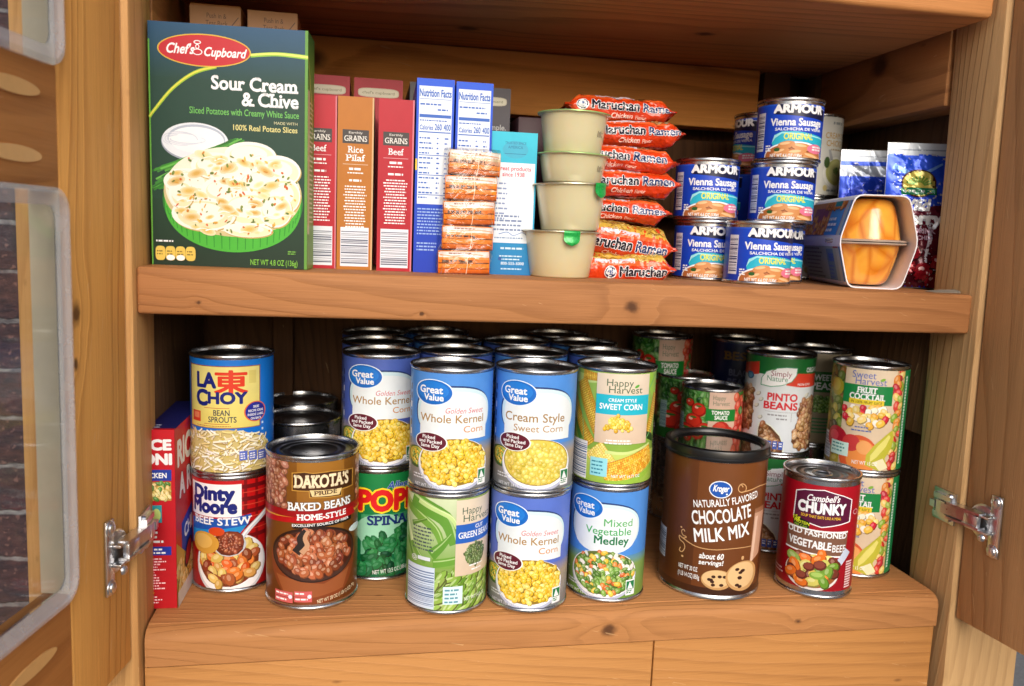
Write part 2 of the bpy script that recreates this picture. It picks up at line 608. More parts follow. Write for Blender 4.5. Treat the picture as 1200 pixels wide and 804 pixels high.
# ------------------------------------------------------------------ printed labels (designs, in mm of paper)
class Label(Art):
    """artwork for a can: measured in the pixels of an enlarged view and unrolled onto paper"""
    def __init__(s, r, H, cx, Rp, yt, yb, dt=0, db=0, seed=1):
        super().__init__(seed)
        s.r, s.H, s.cx, s.Rp, s.yt, s.yb, s.dt, s.db = r, H, cx, Rp, yt, yb, dt, db
        s.k = H / (yb - yt)
        s.W = PI * r
    def X(s, px):
        f = (px - s.cx) / s.Rp
        f = max(-.995, min(.995, f))
        return s.r * math.asin(f)
    def Y(s, px, py):
        f = max(-1, min(1, (px - s.cx) / s.Rp)); q = 1 - math.sqrt(1 - f * f)
        t0 = s.yt - s.dt * q; b0 = s.yb - s.db * q
        return s.H * (1 - (py - t0) / (b0 - t0))
    def P(s, px, py): return (s.X(px), s.Y(px, py))
    def base(s, col, col2=None): s.rect(-s.W, 0, s.W, s.H, col, col2)
    def T(s, t, px, py, hp, col, wp=None, **kw):
        w = None if wp is None else s.X(px + wp / 2) - s.X(px - wp / 2)
        if kw.get('align') == 'L' and wp: w = s.X(px + wp) - s.X(px)
        if kw.get('align') == 'R' and wp: w = s.X(px) - s.X(px - wp)
        s.text(t, s.X(px), s.Y(px, py), hp * s.k, col, w=w, **kw)
    def E(s, px, py, rx, ry, col, **kw):
        s.ell(s.X(px), s.Y(px, py), (s.X(px + rx) - s.X(px - rx)) / 2, ry * s.k, col, **kw)
    def B(s, x0, y0, x1, y1, col, col2=None, horiz=False):
        m = (x0 + x1) / 2
        s.rect(s.X(x0), s.Y(m, y1), s.X(x1), s.Y(m, y0), col, col2, horiz)
    def poly_px(s, pts, col): s.poly([s.P(*p) for p in pts], col)
    def band(s, y0, y1, col):     # right round the can
        s.rect(-s.W, s.Y(s.cx, y1), s.W, s.Y(s.cx, y0), col)
    def words_px(s, x0, y0, x1, n, dy, col, hp=4, **kw):
        s.words(s.X(x0), s.Y((x0 + x1) / 2, y0), s.X(x1), n, dy * s.k, col, h=hp * s.k, **kw)
    def line_px(s, pts, wd, col, wd2=None): s.line([s.P(*p) for p in pts], wd * s.k, col, None if wd2 is None else wd2 * s.k)

def inel(cx, cy, rx, ry, top=None):
    return lambda x, y: ((x - cx) / rx) ** 2 + ((y - cy) / ry) ** 2 < 1 and (top is None or y < top)

YEL = [(240, 200, 50), (247, 214, 84), (226, 178, 36), (250, 226, 120), (232, 190, 60)]
BEAN = [(150, 78, 44), (172, 96, 58), (128, 60, 34), (186, 112, 76), (140, 66, 44)]
PINT = [(176, 128, 84), (198, 154, 110), (146, 96, 60), (214, 178, 140), (128, 78, 48)]
GRN = [(96, 140, 52), (122, 164, 70), (76, 118, 40), (148, 182, 92), (110, 150, 60)]
MAROON = (96, 22, 42)
NAVY = (22, 34, 120)
WHITE = (242, 244, 246)
CREAM = (240, 226, 190)

def gv_label(kind, hue):
    A = Label(38, 104.5, 275, 230, 113, 765, 30, 42, seed=11)
    top = {'sky': (72, 136, 216), 'violet': (84, 104, 196), 'deep': (74, 90, 178)}[hue]
    A.base(top, mixc(top, (110, 170, 240), .2))
    low = (164, 146, 132) if kind != 'mix' else (128, 160, 84)
    A.rect(-A.W, 0, A.W, A.Y(275, 560), (120, 124, 128) if kind != 'mix' else (104, 144, 60), low)
    A.rect(-A.W, A.Y(275, 562), A.W, A.Y(275, 500), low, mixc(top, low, .25))
    A.words(-42, 20, -37, 1, 2, WHITE, h=1)
    for k in range(9): A.rect(-49, 20 + k * 8.2, -46.2, 25.5 + k * 8.2, (26, 30, 70) if k % 3 else WHITE)
    if kind != 'mix':
        A.E(92, 585, 55, 62, (70, 96, 46)); A.E(96, 580, 44, 50, (196, 176, 66))
        A.pile(inel(A.X(96), A.Y(96, 580), 7.5, 7.5), (A.X(60), A.Y(96, 640), A.X(130), A.Y(96, 520)), 2.2, YEL + GRN, hi=.2)
    # white cloud with its dark offset edge
    def cloud(dx, dy, g, col):
        A.ell(3 + dx, 69.5 + dy, 37 + g, 23 + g, col, n=44, sq=.84)
    cloud(-.9, 1.0, .6, (34, 62, 120)); cloud(0, 0, 0, (206, 232, 240)); cloud(.8, -1.2, -2.4, (228, 236, 240))
    A.rect(-30, 46, 36, 60, (228, 236, 240)) if kind != 'mix' else A.ell(3, 58, 32, 14, (228, 236, 240))
    A.E(173, 217, 96, 73, (228, 240, 250), n=36); A.E(173, 217, 91, 68, (18, 104, 196), n=36); A.E(168, 208, 80, 52, (32, 122, 214), n=36)
    A.T('Great', 163, 221, 38, WHITE, 120, bold=.035); A.T('Value', 178, 262, 34, WHITE, 104, bold=.035)
    if kind == 'whole':
        A.T('Golden Sweet', 350, 330, 30, (206, 96, 106), 196, shear=.22)
        A.T('Whole Kernel', 282, 386, 44, (166, 128, 70), 334, bold=.012); A.T('Corn', 398, 434, 36, (206, 142, 84), 100, bold=.008)
    elif kind == 'cream':
        A.T('Cream Style', 276, 378, 48, (158, 124, 76), 318, bold=.012); A.T('Sweet Corn', 300, 434, 38, (178, 142, 98), 262, bold=.006)
    else:
        A.T('Mixed', 372, 318, 44, (96, 176, 110), 150, bold=.012); A.T('Vegetable', 318, 374, 44, (70, 168, 96), 252, bold=.012); A.T('Medley', 338, 430, 46, (18, 118, 72), 190, bold=.03)
    cx, cy, rx, ry = A.X(298), A.Y(298, 608), 32, 21.5
    A.ell(cx, cy - 3.2, rx + 3.2, ry + 2.6, (186, 190, 214), n=44)
    A.ell(cx, cy - 1.4, rx + 2.6, ry + 1.6, (244, 244, 248), n=44)
    A.ell(cx, cy, rx + .6, ry, (150, 120, 40) if kind != 'mix' else (96, 110, 50), n=44)
    box = (cx - rx, cy - ry, cx + rx, cy + ry)
    if kind == 'whole': A.pile(inel(cx, cy, rx - .8, ry - 1), box, 4.6, YEL, 1.25)
    elif kind == 'cream':
        A.ell(cx, cy, rx - .2, ry - .8, (222, 200, 84), n=44)
        A.pile(inel(cx, cy, rx - 2, ry - 2), box, 4.4, [(226, 204, 88), (234, 216, 110), (214, 190, 70)], 1.3, gap=1.1, shade=.85)
    else:
        A.pile(inel(cx, cy, rx - 1, ry - 1), box, 4.8, GRN + [(212, 110, 50), (228, 130, 60), (236, 200, 70), (238, 238, 226), (238, 238, 226)], 1.5, sq=.75)
    if kind != 'mix':
        A.E(166, 494, 82, 54, WHITE, n=32); A.E(166, 494, 77, 50, MAROON, n=32)
        A.T('Picked', 160, 476, 19, WHITE, 66, bold=.03); A.T('and Packed', 166, 501, 19, WHITE, 118, bold=.03); A.T('Same Day', 166, 525, 19, WHITE, 98, bold=.03)
    x0, x1 = A.X(424), A.X(466)
    A.rect(x0, A.Y(445, 735), x1, A.Y(445, 640), WHITE); A.rect(x0 + .7, A.Y(445, 700), x1 - .7, A.Y(445, 648), (20, 120, 70))
    A.poly([(x0 + 2, A.Y(445, 696)), (x0 + 4.5, A.Y(445, 652)), (x1 - 2, A.Y(445, 696))], WHITE)
    A.words(x0 + 1, A.Y(445, 712), x1 - 1, 2, 1.8, (20, 120, 70), h=1.1)
    A.words_px(85, 690, 190, 2, 16, (222, 222, 228), 8)
    A.T({'whole': 'NET WT 15.25 OZ (432 g)', 'cream': 'NET WT 14.75 OZ (418 g)', 'mix': 'NET WT 15 OZ (425 g)'}[kind], 190, 755, 17, (236, 238, 246), 210)
    return A

def hh_panel(A, x0, x1, yt, y1, band, bandcol, lines, small=True, ink=(58, 92, 66), pcol=(222, 204, 180), title=('Happy', 'Harvest')):
    A.B(x0, yt, x1, y1, mixc(pcol, (190, 160, 130), .2), pcol)
    c = (x0 + x1) / 2; w = x1 - x0
    return c, w

def corn_label():
    A = Label(38, 104.5, 312, 238, 72, 758, 26, 36, seed=5)
    A.base((128, 164, 60), (150, 186, 84))
    rnd = A.rnd
    for (x0, y0, x1, y1, wd, c) in ((80, 110, 215, 120, 70, (196, 216, 130)), (80, 330, 120, 500, 70, (70, 130, 50)), (495, 60, 560, 260, 90, (150, 196, 70)), (480, 420, 545, 480, 70, (40, 70, 26)), (500, 300, 550, 460, 60, (140, 190, 70))):
        A.line_px([(x0, y0), (x1, y1)], wd, c, wd * .5)
    for (p0, p1, w0, w1) in (((120, 92), (212, 104), 60, 44), ((112, 128), (232, 440), 104, 84), ((78, 250), (186, 520), 84, 66), ((545, 190), (516, 430), 80, 70)):
        A.line_px([p0, p1], w0 * 1.06, (176, 124, 24), w1 * 1.06)
        a = math.atan2(A.Y(*p1) - A.Y(*p0), A.X(p1[0]) - A.X(p0[0])); L = math.hypot(A.Y(*p1) - A.Y(*p0), A.X(p1[0]) - A.X(p0[0]))
        n = int(L / 2.0)
        for i in range(n):
            for j in range(-3, 4):
                t = (i + .5) / n
                wd = (w0 + (w1 - w0) * t) * A.k * .142
                bx = A.X(p0[0]) + math.cos(a) * L * t - math.sin(a) * j * wd; by = A.Y(*p0) + math.sin(a) * L * t + math.cos(a) * j * wd
                A.ell(bx, by, .95, wd * .47, jit(mixc((240, 208, 84), (196, 140, 40), abs(j) / 4.5), rnd, 14), 7, a)
    for (pts, w0) in ((((70, 120), (120, 300), (140, 500)), 10), (((205, 170), (214, 300), (212, 430)), 8), (((540, 60), (500, 180), (498, 330)), 10), (((550, 260), (520, 430), (490, 480)), 10)):
        A.line_px(pts, w0, (120, 190, 110), 4)
    # bottom cobs
    A.rect(-A.W, 0, A.W, A.Y(312, 560), (150, 186, 70), (196, 214, 110))
    def cob(p0, p1, wd, rows, base, cols):
        x0, y0 = A.P(*p0); x1, y1 = A.P(*p1)
        L = math.hypot(x1 - x0, y1 - y0); a = math.atan2(y1 - y0, x1 - x0)
        A.line([(x0, y0), (x1, y1)], wd, base, wd * .8)
        n = int(L / 2.1)
        for i in range(n):
            for j in range(rows):
                o = ((j + .5) / rows - .5) * wd * .94 * (1 - .18 * i / n); t = (i + .5 + .3 * (j % 2)) / n * L
                A.ell(x0 + math.cos(a) * t - math.sin(a) * o, y0 + math.sin(a) * t + math.cos(a) * o, 1.05, wd / rows * .47, jit(rnd.choice(cols), rnd, 12), 8, a)
    cob((200, 540), (330, 700), 22, 9, (200, 170, 60), [(236, 214, 110), (244, 226, 140)])
    cob((270, 720), (530, 560), 24, 10, (190, 120, 30), [(240, 190, 60), (230, 160, 46), (246, 206, 90)])
    A.line_px([(270, 560), (400, 560), (520, 500)], 22, (206, 222, 140), 14)
    A.line_px([(250, 760), (420, 740), (540, 640)], 46, (150, 190, 66), 26)
    # panel
    A.B(205, 75, 500, 506, (214, 190, 166), (222, 208, 188))
    A.T('Happy', 338, 150, 42, (62, 96, 66), 150); A.T('Harvest', 374, 192, 42, (62, 96, 66), 186)
    A.E(432, 146, 14, 8, (90, 170, 60), rot=.5)
    A.B(205, 204, 500, 326, (34, 180, 204))
    A.T('CREAM STYLE', 357, 246, 20, WHITE, 158, bold=.02); A.T('SWEET CORN', 352, 294, 34, WHITE, 240, bold=.03)
    cx, cy = A.P(336, 385)
    A.pile(lambda x, y: abs(x - cx) / 12.8 + max(0, (y - cy)) / 9.5 < 1 and y > cy - 6, (cx - 14, cy - 7, cx + 14, cy + 10), 3.6, YEL, 1.2)
    A.words_px(265, 490, 420, 1, 12, WHITE, 8, center=True); A.words_px(240, 508, 440, 1, 12, WHITE, 8, center=True)
    A.bars(A.X(70), A.Y(120, 735), A.X(168), A.Y(120, 500), (70, 100, 150), vert=False)
    A.B(190, 600, 288, 716, (150, 220, 232)); A.words_px(198, 630, 280, 4, 24, (40, 130, 160), 9)
    A.T('NET WT 14.75 OZ', 400, 716, 18, WHITE, 160, bold=.01)
    return A

def greenbean_label():
    A = Label(38, 104.5, 494, 197, 195, 755, 28, 40, seed=9)
    A.base((116, 150, 66), (150, 176, 100))
    A.B(300, 195, 535, 540, (120, 162, 66), (206, 218, 180))
    for pts, w0, w1, c in (([(300, 210), (420, 330), (470, 420)], 60, 30, (112, 160, 62)), ([(330, 200), (480, 290), (535, 420)], 90, 60, (96, 150, 54)), ([(360, 210), (500, 280), (540, 340)], 26, 20, (190, 216, 140)),
                        ([(300, 330), (360, 480), (395, 520)], 40, 20, (110, 156, 64)), ([(420, 480), (470, 430), (510, 380)], 60, 20, (92, 146, 50)), ([(310, 400), (340, 500)], 26, 20, (92, 140, 50)), ([(430, 520), (540, 500)], 44, 40, (104, 156, 56)), ([(300, 250), (330, 420)], 16, 30, (210, 226, 170)), ([(330, 330), (400, 300)], 26, 8, (88, 132, 46))):
        A.line_px(pts, w0, c, w1)
        A.line_px([(p[0] + 3, p[1] - w0 * .22) for p in pts], w0 * .14, mixc(c, (240, 250, 210), .5), w1 * .14)
    A.words_px(335, 350, 440, 7, 18, (70, 84, 90), 8, fill=1)
    cx = A.X(560)
    A.rect(A.X(440), 0, A.W, A.Y(560, 560), (110, 146, 52))
    A.pile(lambda x, y: y < A.Y(560, 560), (A.X(440), 0, A.X(692), A.Y(560, 562)), 9.5, [(132, 170, 66), (108, 148, 50), (154, 188, 90)], 3.6, gap=.55, hi=.4, ang=.75, shade=.5)
    A.B(534, 196, 691, 575, (214, 192, 168), (222, 208, 186))
    A.T('Happy', 612, 268, 34, (74, 100, 80), 88, bold=-.004); A.T('Harvest', 640, 302, 34, (74, 100, 80), 98)
    A.B(534, 318, 691, 412, (40, 96, 188))
    A.T('CUT', 642, 342, 18, WHITE, 34, bold=.02); A.T('GREEN BEANS', 634, 384, 30, WHITE, 118, bold=.02, serif=True)
    gx, gy = A.P(628, 470)
    A.pile(lambda x, y: ((x - gx) / 11) ** 2 + ((y - gy) / 10) ** 2 < 1, (gx - 12, gy - 11, gx + 12, gy + 11), 4, [(84, 110, 54), (104, 128, 70), (66, 88, 44)], 2.2, gap=.65)
    A.words_px(590, 530, 665, 1, 14, WHITE, 7, center=True); A.words_px(600, 552, 660, 1, 14, WHITE, 7, center=True)
    A.T('@', 346, 505, 22, WHITE, 24); A.B(362, 488, 420, 506, (222, 230, 240))
    A.bars(A.X(316), A.Y(380, 745), A.X(442), A.Y(380, 535), (96, 118, 160), bg=(208, 222, 240), vert=False)
    A.B(482, 632, 572, 722, (214, 238, 240)); A.words_px(490, 655, 565, 4, 20, (90, 150, 170), 9)
    A.T('NET WT 14.5 OZ', 634, 700, 18, WHITE, 86)
    return A

def spinach_label():
    A = Label(38, 104.5, 178, 176, 84, 590, 24, 40, seed=21)
    A.base((8, 96, 62), (24, 128, 66))
    A.B(100, 280, 330, 480, (120, 186, 150), (60, 150, 96)); 
    A.ell(A.X(190), A.Y(190, 360), 26, 17, (150, 206, 176))
    A.pile(lambda x, y: y < A.Y(220, 400) + (x - A.X(160)) * .35 and x > A.X(120), (A.X(120), 6, A.X(350), A.Y(220, 340)), 9, [(18, 92, 48), (30, 112, 60), (12, 74, 40), (44, 128, 74)], 1.8, gap=.7, hi=.15)
    A.pile(lambda x, y: y < A.Y(60, 500), (A.X(5), 0, A.X(120), A.Y(60, 495)), 8, [(18, 100, 52), (30, 120, 60)], 1.8, hi=.15)
    A.T('Allens', 268, 152, 34, (30, 70, 170), 100, shear=.25, bold=.03, out=(220, 236, 230), outw=.02)
    A.text('POPEYE', 25, A.Y(180, 258), 19, (214, 28, 28), w=92, bold=.07, out=(250, 214, 40), outw=.06)
    A.text('SPINACH', 20, A.Y(200, 330), 9, (20, 44, 110), w=62, bold=.03, serif=True)
    A.T('NET WT 13.5 OZ (383 g)', 240, 566, 20, WHITE, 150, rot=4)
    return A

def sprout_label():
    A = Label(38, 104.5, 508, 243, 188, 880, 22, 50, seed=31)
    A.base((6, 104, 206), (20, 122, 222))
    A.words(28, 55, 31, 6, 6, (200, 220, 240), h=2.2)
    A.B(276, 224, 664, 606, (150, 70, 40)); A.B(280, 229, 659, 602, (228, 212, 110), (234, 222, 140))
    A.B(600, 250, 640, 330, (222, 206, 116))
    A.T('LA', 360, 350, 86, NAVY, 105, bold=.06)
    A.T('\u6771', 500, 380, 104, (222, 60, 34), 190, bold=.035)
    A.T('C', 338, 456, 90, NAVY, 62, bold=.06); A.T('HOY', 478, 452, 66, NAVY, 220, bold=.06)
    A.B(350, 478, 490, 481, (190, 60, 40)); A.T('BEAN', 445, 526, 34, (40, 50, 80), 90, bold=.02); A.T('SPROUTS', 448, 568, 34, (40, 50, 80), 156, bold=.02); A.B(350, 576, 490, 579, (190, 60, 40))
    A.B(289, 492, 331, 556, (206, 62, 40)); A.B(296, 500, 324, 536, (228, 130, 90))
    A.words_px(310, 594, 560, 1, 10, (180, 110, 60), 5)
    A.E(638, 505, 60, 64, (230, 110, 60)); A.E(638, 505, 54, 58, (30, 40, 150))
    for i, (t, wd) in enumerate((('SEE', 34), ('RECIPE IDEAS', 84), ('INSIDE LABEL', 90), ('ON BACK', 60))): A.T(t, 640, 482 + i * 24, 14, WHITE, wd, bold=.03)
    # sprouts
    pts = [A.P(266, 606), A.P(480, 612), A.P(580, 630), A.P(690, 668), A.P(720, 720), A.P(726, 880), A.P(266, 880)]
    A.poly(pts, (206, 186, 120))
    for i in range(230):
        x = A.rnd.uniform(A.X(268), A.X(700)); y = A.rnd.uniform(1, A.Y(480, 620) - max(0, (x - 8) * .35))
        a = A.rnd.uniform(0, PI); L = A.rnd.uniform(6, 13); b = A.rnd.uniform(-.5, .5)
        c = jit(A.rnd.choice([(244, 240, 222), (250, 248, 238), (236, 226, 190), (226, 206, 140)]), A.rnd, 8)
        q = [(x + math.cos(a + b * t) * L * t, y + math.sin(a + b * t) * L * t * .7) for t in (-.5, -.2, .15, .5)]
        if all(0 < p[1] < 41 for p in q):
            A.line([(p[0] + .25, p[1] - .4) for p in q], 2.2, (150, 120, 60), 1.6); A.line(q, 1.9, c, 1.4)
            if i % 3 == 0: A.ell(q[0][0], q[0][1], 1.5, 1.1, (206, 186, 90), 8)
    for i, px in enumerate((565, 618, 668, 712)):
        A.B(px - 22, 748, px + 22, 806, (90, 110, 200)); A.words_px(px - 16, 768, px + 16, 3, 14, WHITE, 7)
    return A

def stew_label():
    A = Label(38, 104.5, 462, 212, 98, 682, 26, 42, seed=41)
    A.base((150, 14, 16), (196, 20, 22))
    for i in range(9):
        u = A.X(470) + i * 5.5
        if i % 2 == 0: A.rect(u, 0, u + 3, A.H, (128, 10, 14))
    for v in (96, 84, 72, 60, 48): A.rect(A.X(460), v, A.W, v + 4, (110, 12, 18))
    for v in (92, 80, 68, 56): A.rect(A.X(460), v, A.W, v + .8, (210, 70, 50))
    A.rect(A.X(600), 0, A.W, A.Y(600, 600), (196, 150, 50), (214, 170, 70))
    A.B(215, 112, 458, 286, WHITE)
    A.T('Dinty', 318, 192, 68, NAVY, 158, bold=.07); A.T('Moore', 318, 262, 68, NAVY, 198, bold=.07)
    A.poly_px([(220, 286), (506, 286), (494, 330), (440, 392), (420, 420), (250, 420), (220, 400)], (30, 140, 206))
    A.poly_px([(220, 284), (508, 284), (490, 340), (220, 344)], (24, 84, 176))
    A.T('BEEF STEW', 352, 330, 38, WHITE, 258, bold=.03, serif=True)
    # bowl
    cx, cy = A.P(410, 540)
    A.ell(cx - 2, cy - 2, 35, 31, (206, 206, 212), n=44); A.ell(cx - 2, cy - .5, 33.5, 29.5, (240, 240, 244), n=44); A.ell(cx - 4, cy + 2.5, 29.5, 25.5, (120, 52, 22), n=44)
    A.pile(inel(cx - 4, cy + 2, 28.5, 24), (cx - 34, cy - 24, cx + 26, cy + 27), 9.5, [(214, 92, 34), (224, 120, 50), (214, 178, 96), (222, 190, 110), (140, 62, 34), (206, 160, 80), (156, 76, 40)], 1.4, gap=.72, hi=.3)
    A.line_px([(456, 408), (520, 340), (640, 232), (700, 200)], 26, (208, 212, 220), 30); A.line_px([(456, 404), (520, 334), (640, 228), (700, 196)], 8, (246, 246, 250), 10)
    mx, my = A.P(398, 430)
    A.E(398, 440, 76, 62, (196, 200, 208)); A.ell(mx, my, 13, 12, (96, 38, 20), n=12, sq=.8); A.ell(mx + 1, my + .5, 11.4, 10.4, (134, 58, 32), n=10, sq=.8)
    A.pile(inel(mx, my, 10, 9.5), (mx - 11, my - 10, mx + 11, my + 10), 3.4, [(150, 70, 40), (122, 50, 28), (170, 90, 56)], 1.4)
    A.E(340, 362, 34, 24, (206, 70, 26)); A.E(290, 420, 40, 60, (206, 152, 60)); A.E(286, 410, 28, 40, (222, 176, 90))
    return A

def bakedbean_label():
    A = Label(42, 132, 228, 193, 150, 768, 36, 40, seed=51)
    A.base((96, 48, 16), (126, 80, 24))
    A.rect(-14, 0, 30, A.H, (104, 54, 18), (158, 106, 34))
    def strip(x0, x1):
        A.rect(x0, A.Y(228, 350), x1, A.Y(228, 148), (110, 60, 42))
        A.pile(lambda x, y: x0 + 1.5 < x < x1 - 1.5, (x0, A.Y(228, 348), x1, A.Y(228, 152)), 6.2, [(162, 102, 76), (184, 126, 100), (140, 80, 58)], 1.4, gap=.78)
    strip(A.X(20), A.X(124)); strip(A.X(402), A.W * .8)
    A.rect(-A.W, A.Y(228, 384), A.W, A.Y(228, 352), (150, 16, 22)); A.rect(-A.W, A.Y(228, 394), A.W, A.Y(228, 384), (206, 150, 50))
    A.poly_px([(146, 190), (196, 186), (228, 192), (300, 186), (390, 184), (390, 262), (345, 272), (345, 300), (215, 300), (212, 272), (146, 268)], (190, 140, 60))
    A.poly_px([(150, 194), (196, 190), (228, 196), (300, 190), (386, 188), (386, 258), (341, 268), (341, 296), (219, 296), (216, 268), (150, 264)], (66, 34, 14))
    A.T('DAKOTA\u2019S', 270, 254, 50, CREAM, 214, bold=.045, serif=True, out=(150, 96, 30), outw=.02)
    A.poly_px([(216, 266), (344, 264), (334, 292), (226, 294)], (232, 206, 150)); A.T('PRIDE', 280, 287, 17, (70, 36, 14), 92, bold=.03, serif=True)
    A.T('BAKED BEANS', 264, 352, 33, WHITE, 246, bold=.03, serif=True, out=(60, 30, 12), outw=.03, rot=1)
    A.poly_px([(30, 358), (390, 352), (400, 384), (380, 392), (140, 404), (30, 384)], (178, 18, 26)); A.T('HOME-STYLE', 270, 393, 24, WHITE, 194, bold=.04, serif=True, rot=1)
    A.poly_px([(150, 410), (384, 390), (384, 408), (150, 430)], (20, 16, 16)); A.T('EXCELLENT SOURCE OF FIBER', 268, 420, 11, WHITE, 222, bold=.03, rot=2)
    cx, cy, rx, ry = A.X(238), A.Y(238, 548), 41, 25
    pts = [(cx - rx - 2, cy + 2)] + [(cx + (rx + 3) * math.cos(a), cy - 2 + 46 * math.sin(a)) for a in [PI + PI * i / 24 for i in range(25)]]
    A.poly([(max(-48, x), max(.5, y)) for x, y in pts], (128, 62, 30))
    A.poly([(cx - rx + 4, cy - 20), (cx + 8, cy - 28), (cx + rx - 6, cy - 18), (cx + rx - 14, cy - 36), (cx, cy - 40), (cx - rx + 14, cy - 38)], (150, 84, 46))
    A.ell(cx, cy, rx + 1, ry + 1, (44, 24, 18), n=48); A.ell(cx + .5, cy - .6, rx - .6, ry - .8, (70, 44, 36), n=48); A.ell(cx + 1, cy + 1, rx - 3.4, ry - 2.6, (74, 30, 16), n=48)
    A.pile(inel(cx + 1, cy + 2, rx - 6, ry - 4.5), (cx - rx, cy - ry, cx + rx, cy + ry), 7.6, BEAN + [(180, 98, 62)], 1.35, gap=.76)
    bx, by = A.P(172, 490)
    A.line([(bx - 2, by - 10), (bx + 3, by - 2), (bx + 2, by + 4), (bx + 7, by + 11)], 8, (44, 36, 34), 5); A.line([(bx + 3, by - 10), (bx + 8, by - 3), (bx + 6, by + 4), (bx + 9, by + 11)], 5, (196, 150, 116), 3)
    A.E(400, 448, 18, 16, (214, 232, 236))
    for i, px in enumerate((112, 188)):
        A.B(px - 30, 706, px + 40, 730, (206, 96, 96)); A.B(px - 30, 732, px + 40, 754, (206, 96, 96)); A.words_px(px - 26, 720, px + 30, 2, 25, WHITE, 7); A.E(px + 30, 730, 8, 9, (226, 230, 246))
    A.T('NET WT 28 OZ (1 LB 12 OZ) 794g', 338, 742, 16, CREAM, 140, rot=8)
    return A

def cocoa_label():
    A = Label(50, 132, 285, 214, 176, 748, 26, 42, seed=61)
    A.base((84, 44, 18), (96, 52, 22))
    A.rect(-15, 0, 60, A.H, (104, 56, 22), (112, 64, 28))  # lighter from here rightwards: light from the side put into the brown
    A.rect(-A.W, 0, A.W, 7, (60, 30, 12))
    A.T('NATURALLY FLAVORED', 350, 352, 30, WHITE, 246, bold=.02, rot=10)
    A.T('CHOCOLATE', 334, 428, 56, WHITE, 232, bold=.025, rot=10); A.T('MILK MIX', 340, 504, 56, WHITE, 216, bold=.025, rot=10)
    A.E(313, 288, 46, 37, WHITE, n=32); A.E(313, 288, 42, 33, (24, 84, 176), n=32); A.T('Kroger', 313, 296, 26, WHITE, 62, bold=.04, shear=.2); A.E(338, 306, 4, 4, WHITE, n=8)
    cr = (206, 160, 110)
    A.line_px([(400, 272), (392, 262), (384, 268), (382, 284), (394, 294), (410, 288), (412, 270), (400, 258), (386, 262)], 4, cr, 4)
    A.line_px([(394, 294), (430, 284), (470, 268), (500, 264)], 5, cr, 3)
    A.line_px([(182, 490), (176, 482), (168, 490), (174, 506), (190, 512), (176, 520), (160, 512), (164, 530), (180, 540), (186, 560), (176, 580), (164, 576), (168, 562)], 4, cr, 4)
    A.line_px([(176, 520), (230, 544), (300, 548), (380, 536), (450, 526)], 4, cr, 3)
    A.E(178, 598, 5, 5, cr, n=8); A.E(166, 474, 4, 4, cr, n=8)
    # glass of milk on the right
    A.poly_px([(456, 385), (492, 372), (484, 560), (450, 600)], (196, 150, 124)); A.poly_px([(460, 400), (470, 396), (462, 590), (452, 596)], (222, 186, 164)); A.poly_px([(456, 385), (492, 370), (491, 352), (456, 366)], (150, 100, 70))
    A.T('about 60', 295, 590, 24, WHITE, 98, bold=.03, shear=.15, rot=2); A.T('servings!', 295, 616, 20, WHITE, 98, bold=.03, shear=.15, rot=2)
    A.T('NET WT 30 OZ', 203, 652, 19, WHITE, 78, bold=.01); A.T('(1 LB 14 OZ) 850g', 207, 684, 19, WHITE, 88, bold=.01)
    for (px, py, rx, ry) in ((326, 678, 64, 44), (428, 654, 56, 66)):
        A.E(px + 2, py + 4, rx, ry, (70, 36, 16)); A.E(px, py, rx, ry, (196, 150, 96)); A.E(px - 4, py - 4, rx * .88, ry * .86, (222, 184, 132))
        for i in range(8):
            a = A.rnd.uniform(0, 2 * PI); q = A.rnd.uniform(.2, .75)
            A.E(px + math.cos(a) * rx * q, py + math.sin(a) * ry * q, 9, 7, (58, 28, 16), n=8)
    for k in range(5): A.E(420, 580 - k * 2, 5, 5, cr, n=8)
    A.bars(A.X(72), A.Y(90, 622), A.X(104), A.Y(90, 492), (70, 80, 110), bg=(200, 210, 226), vert=False)
    return A

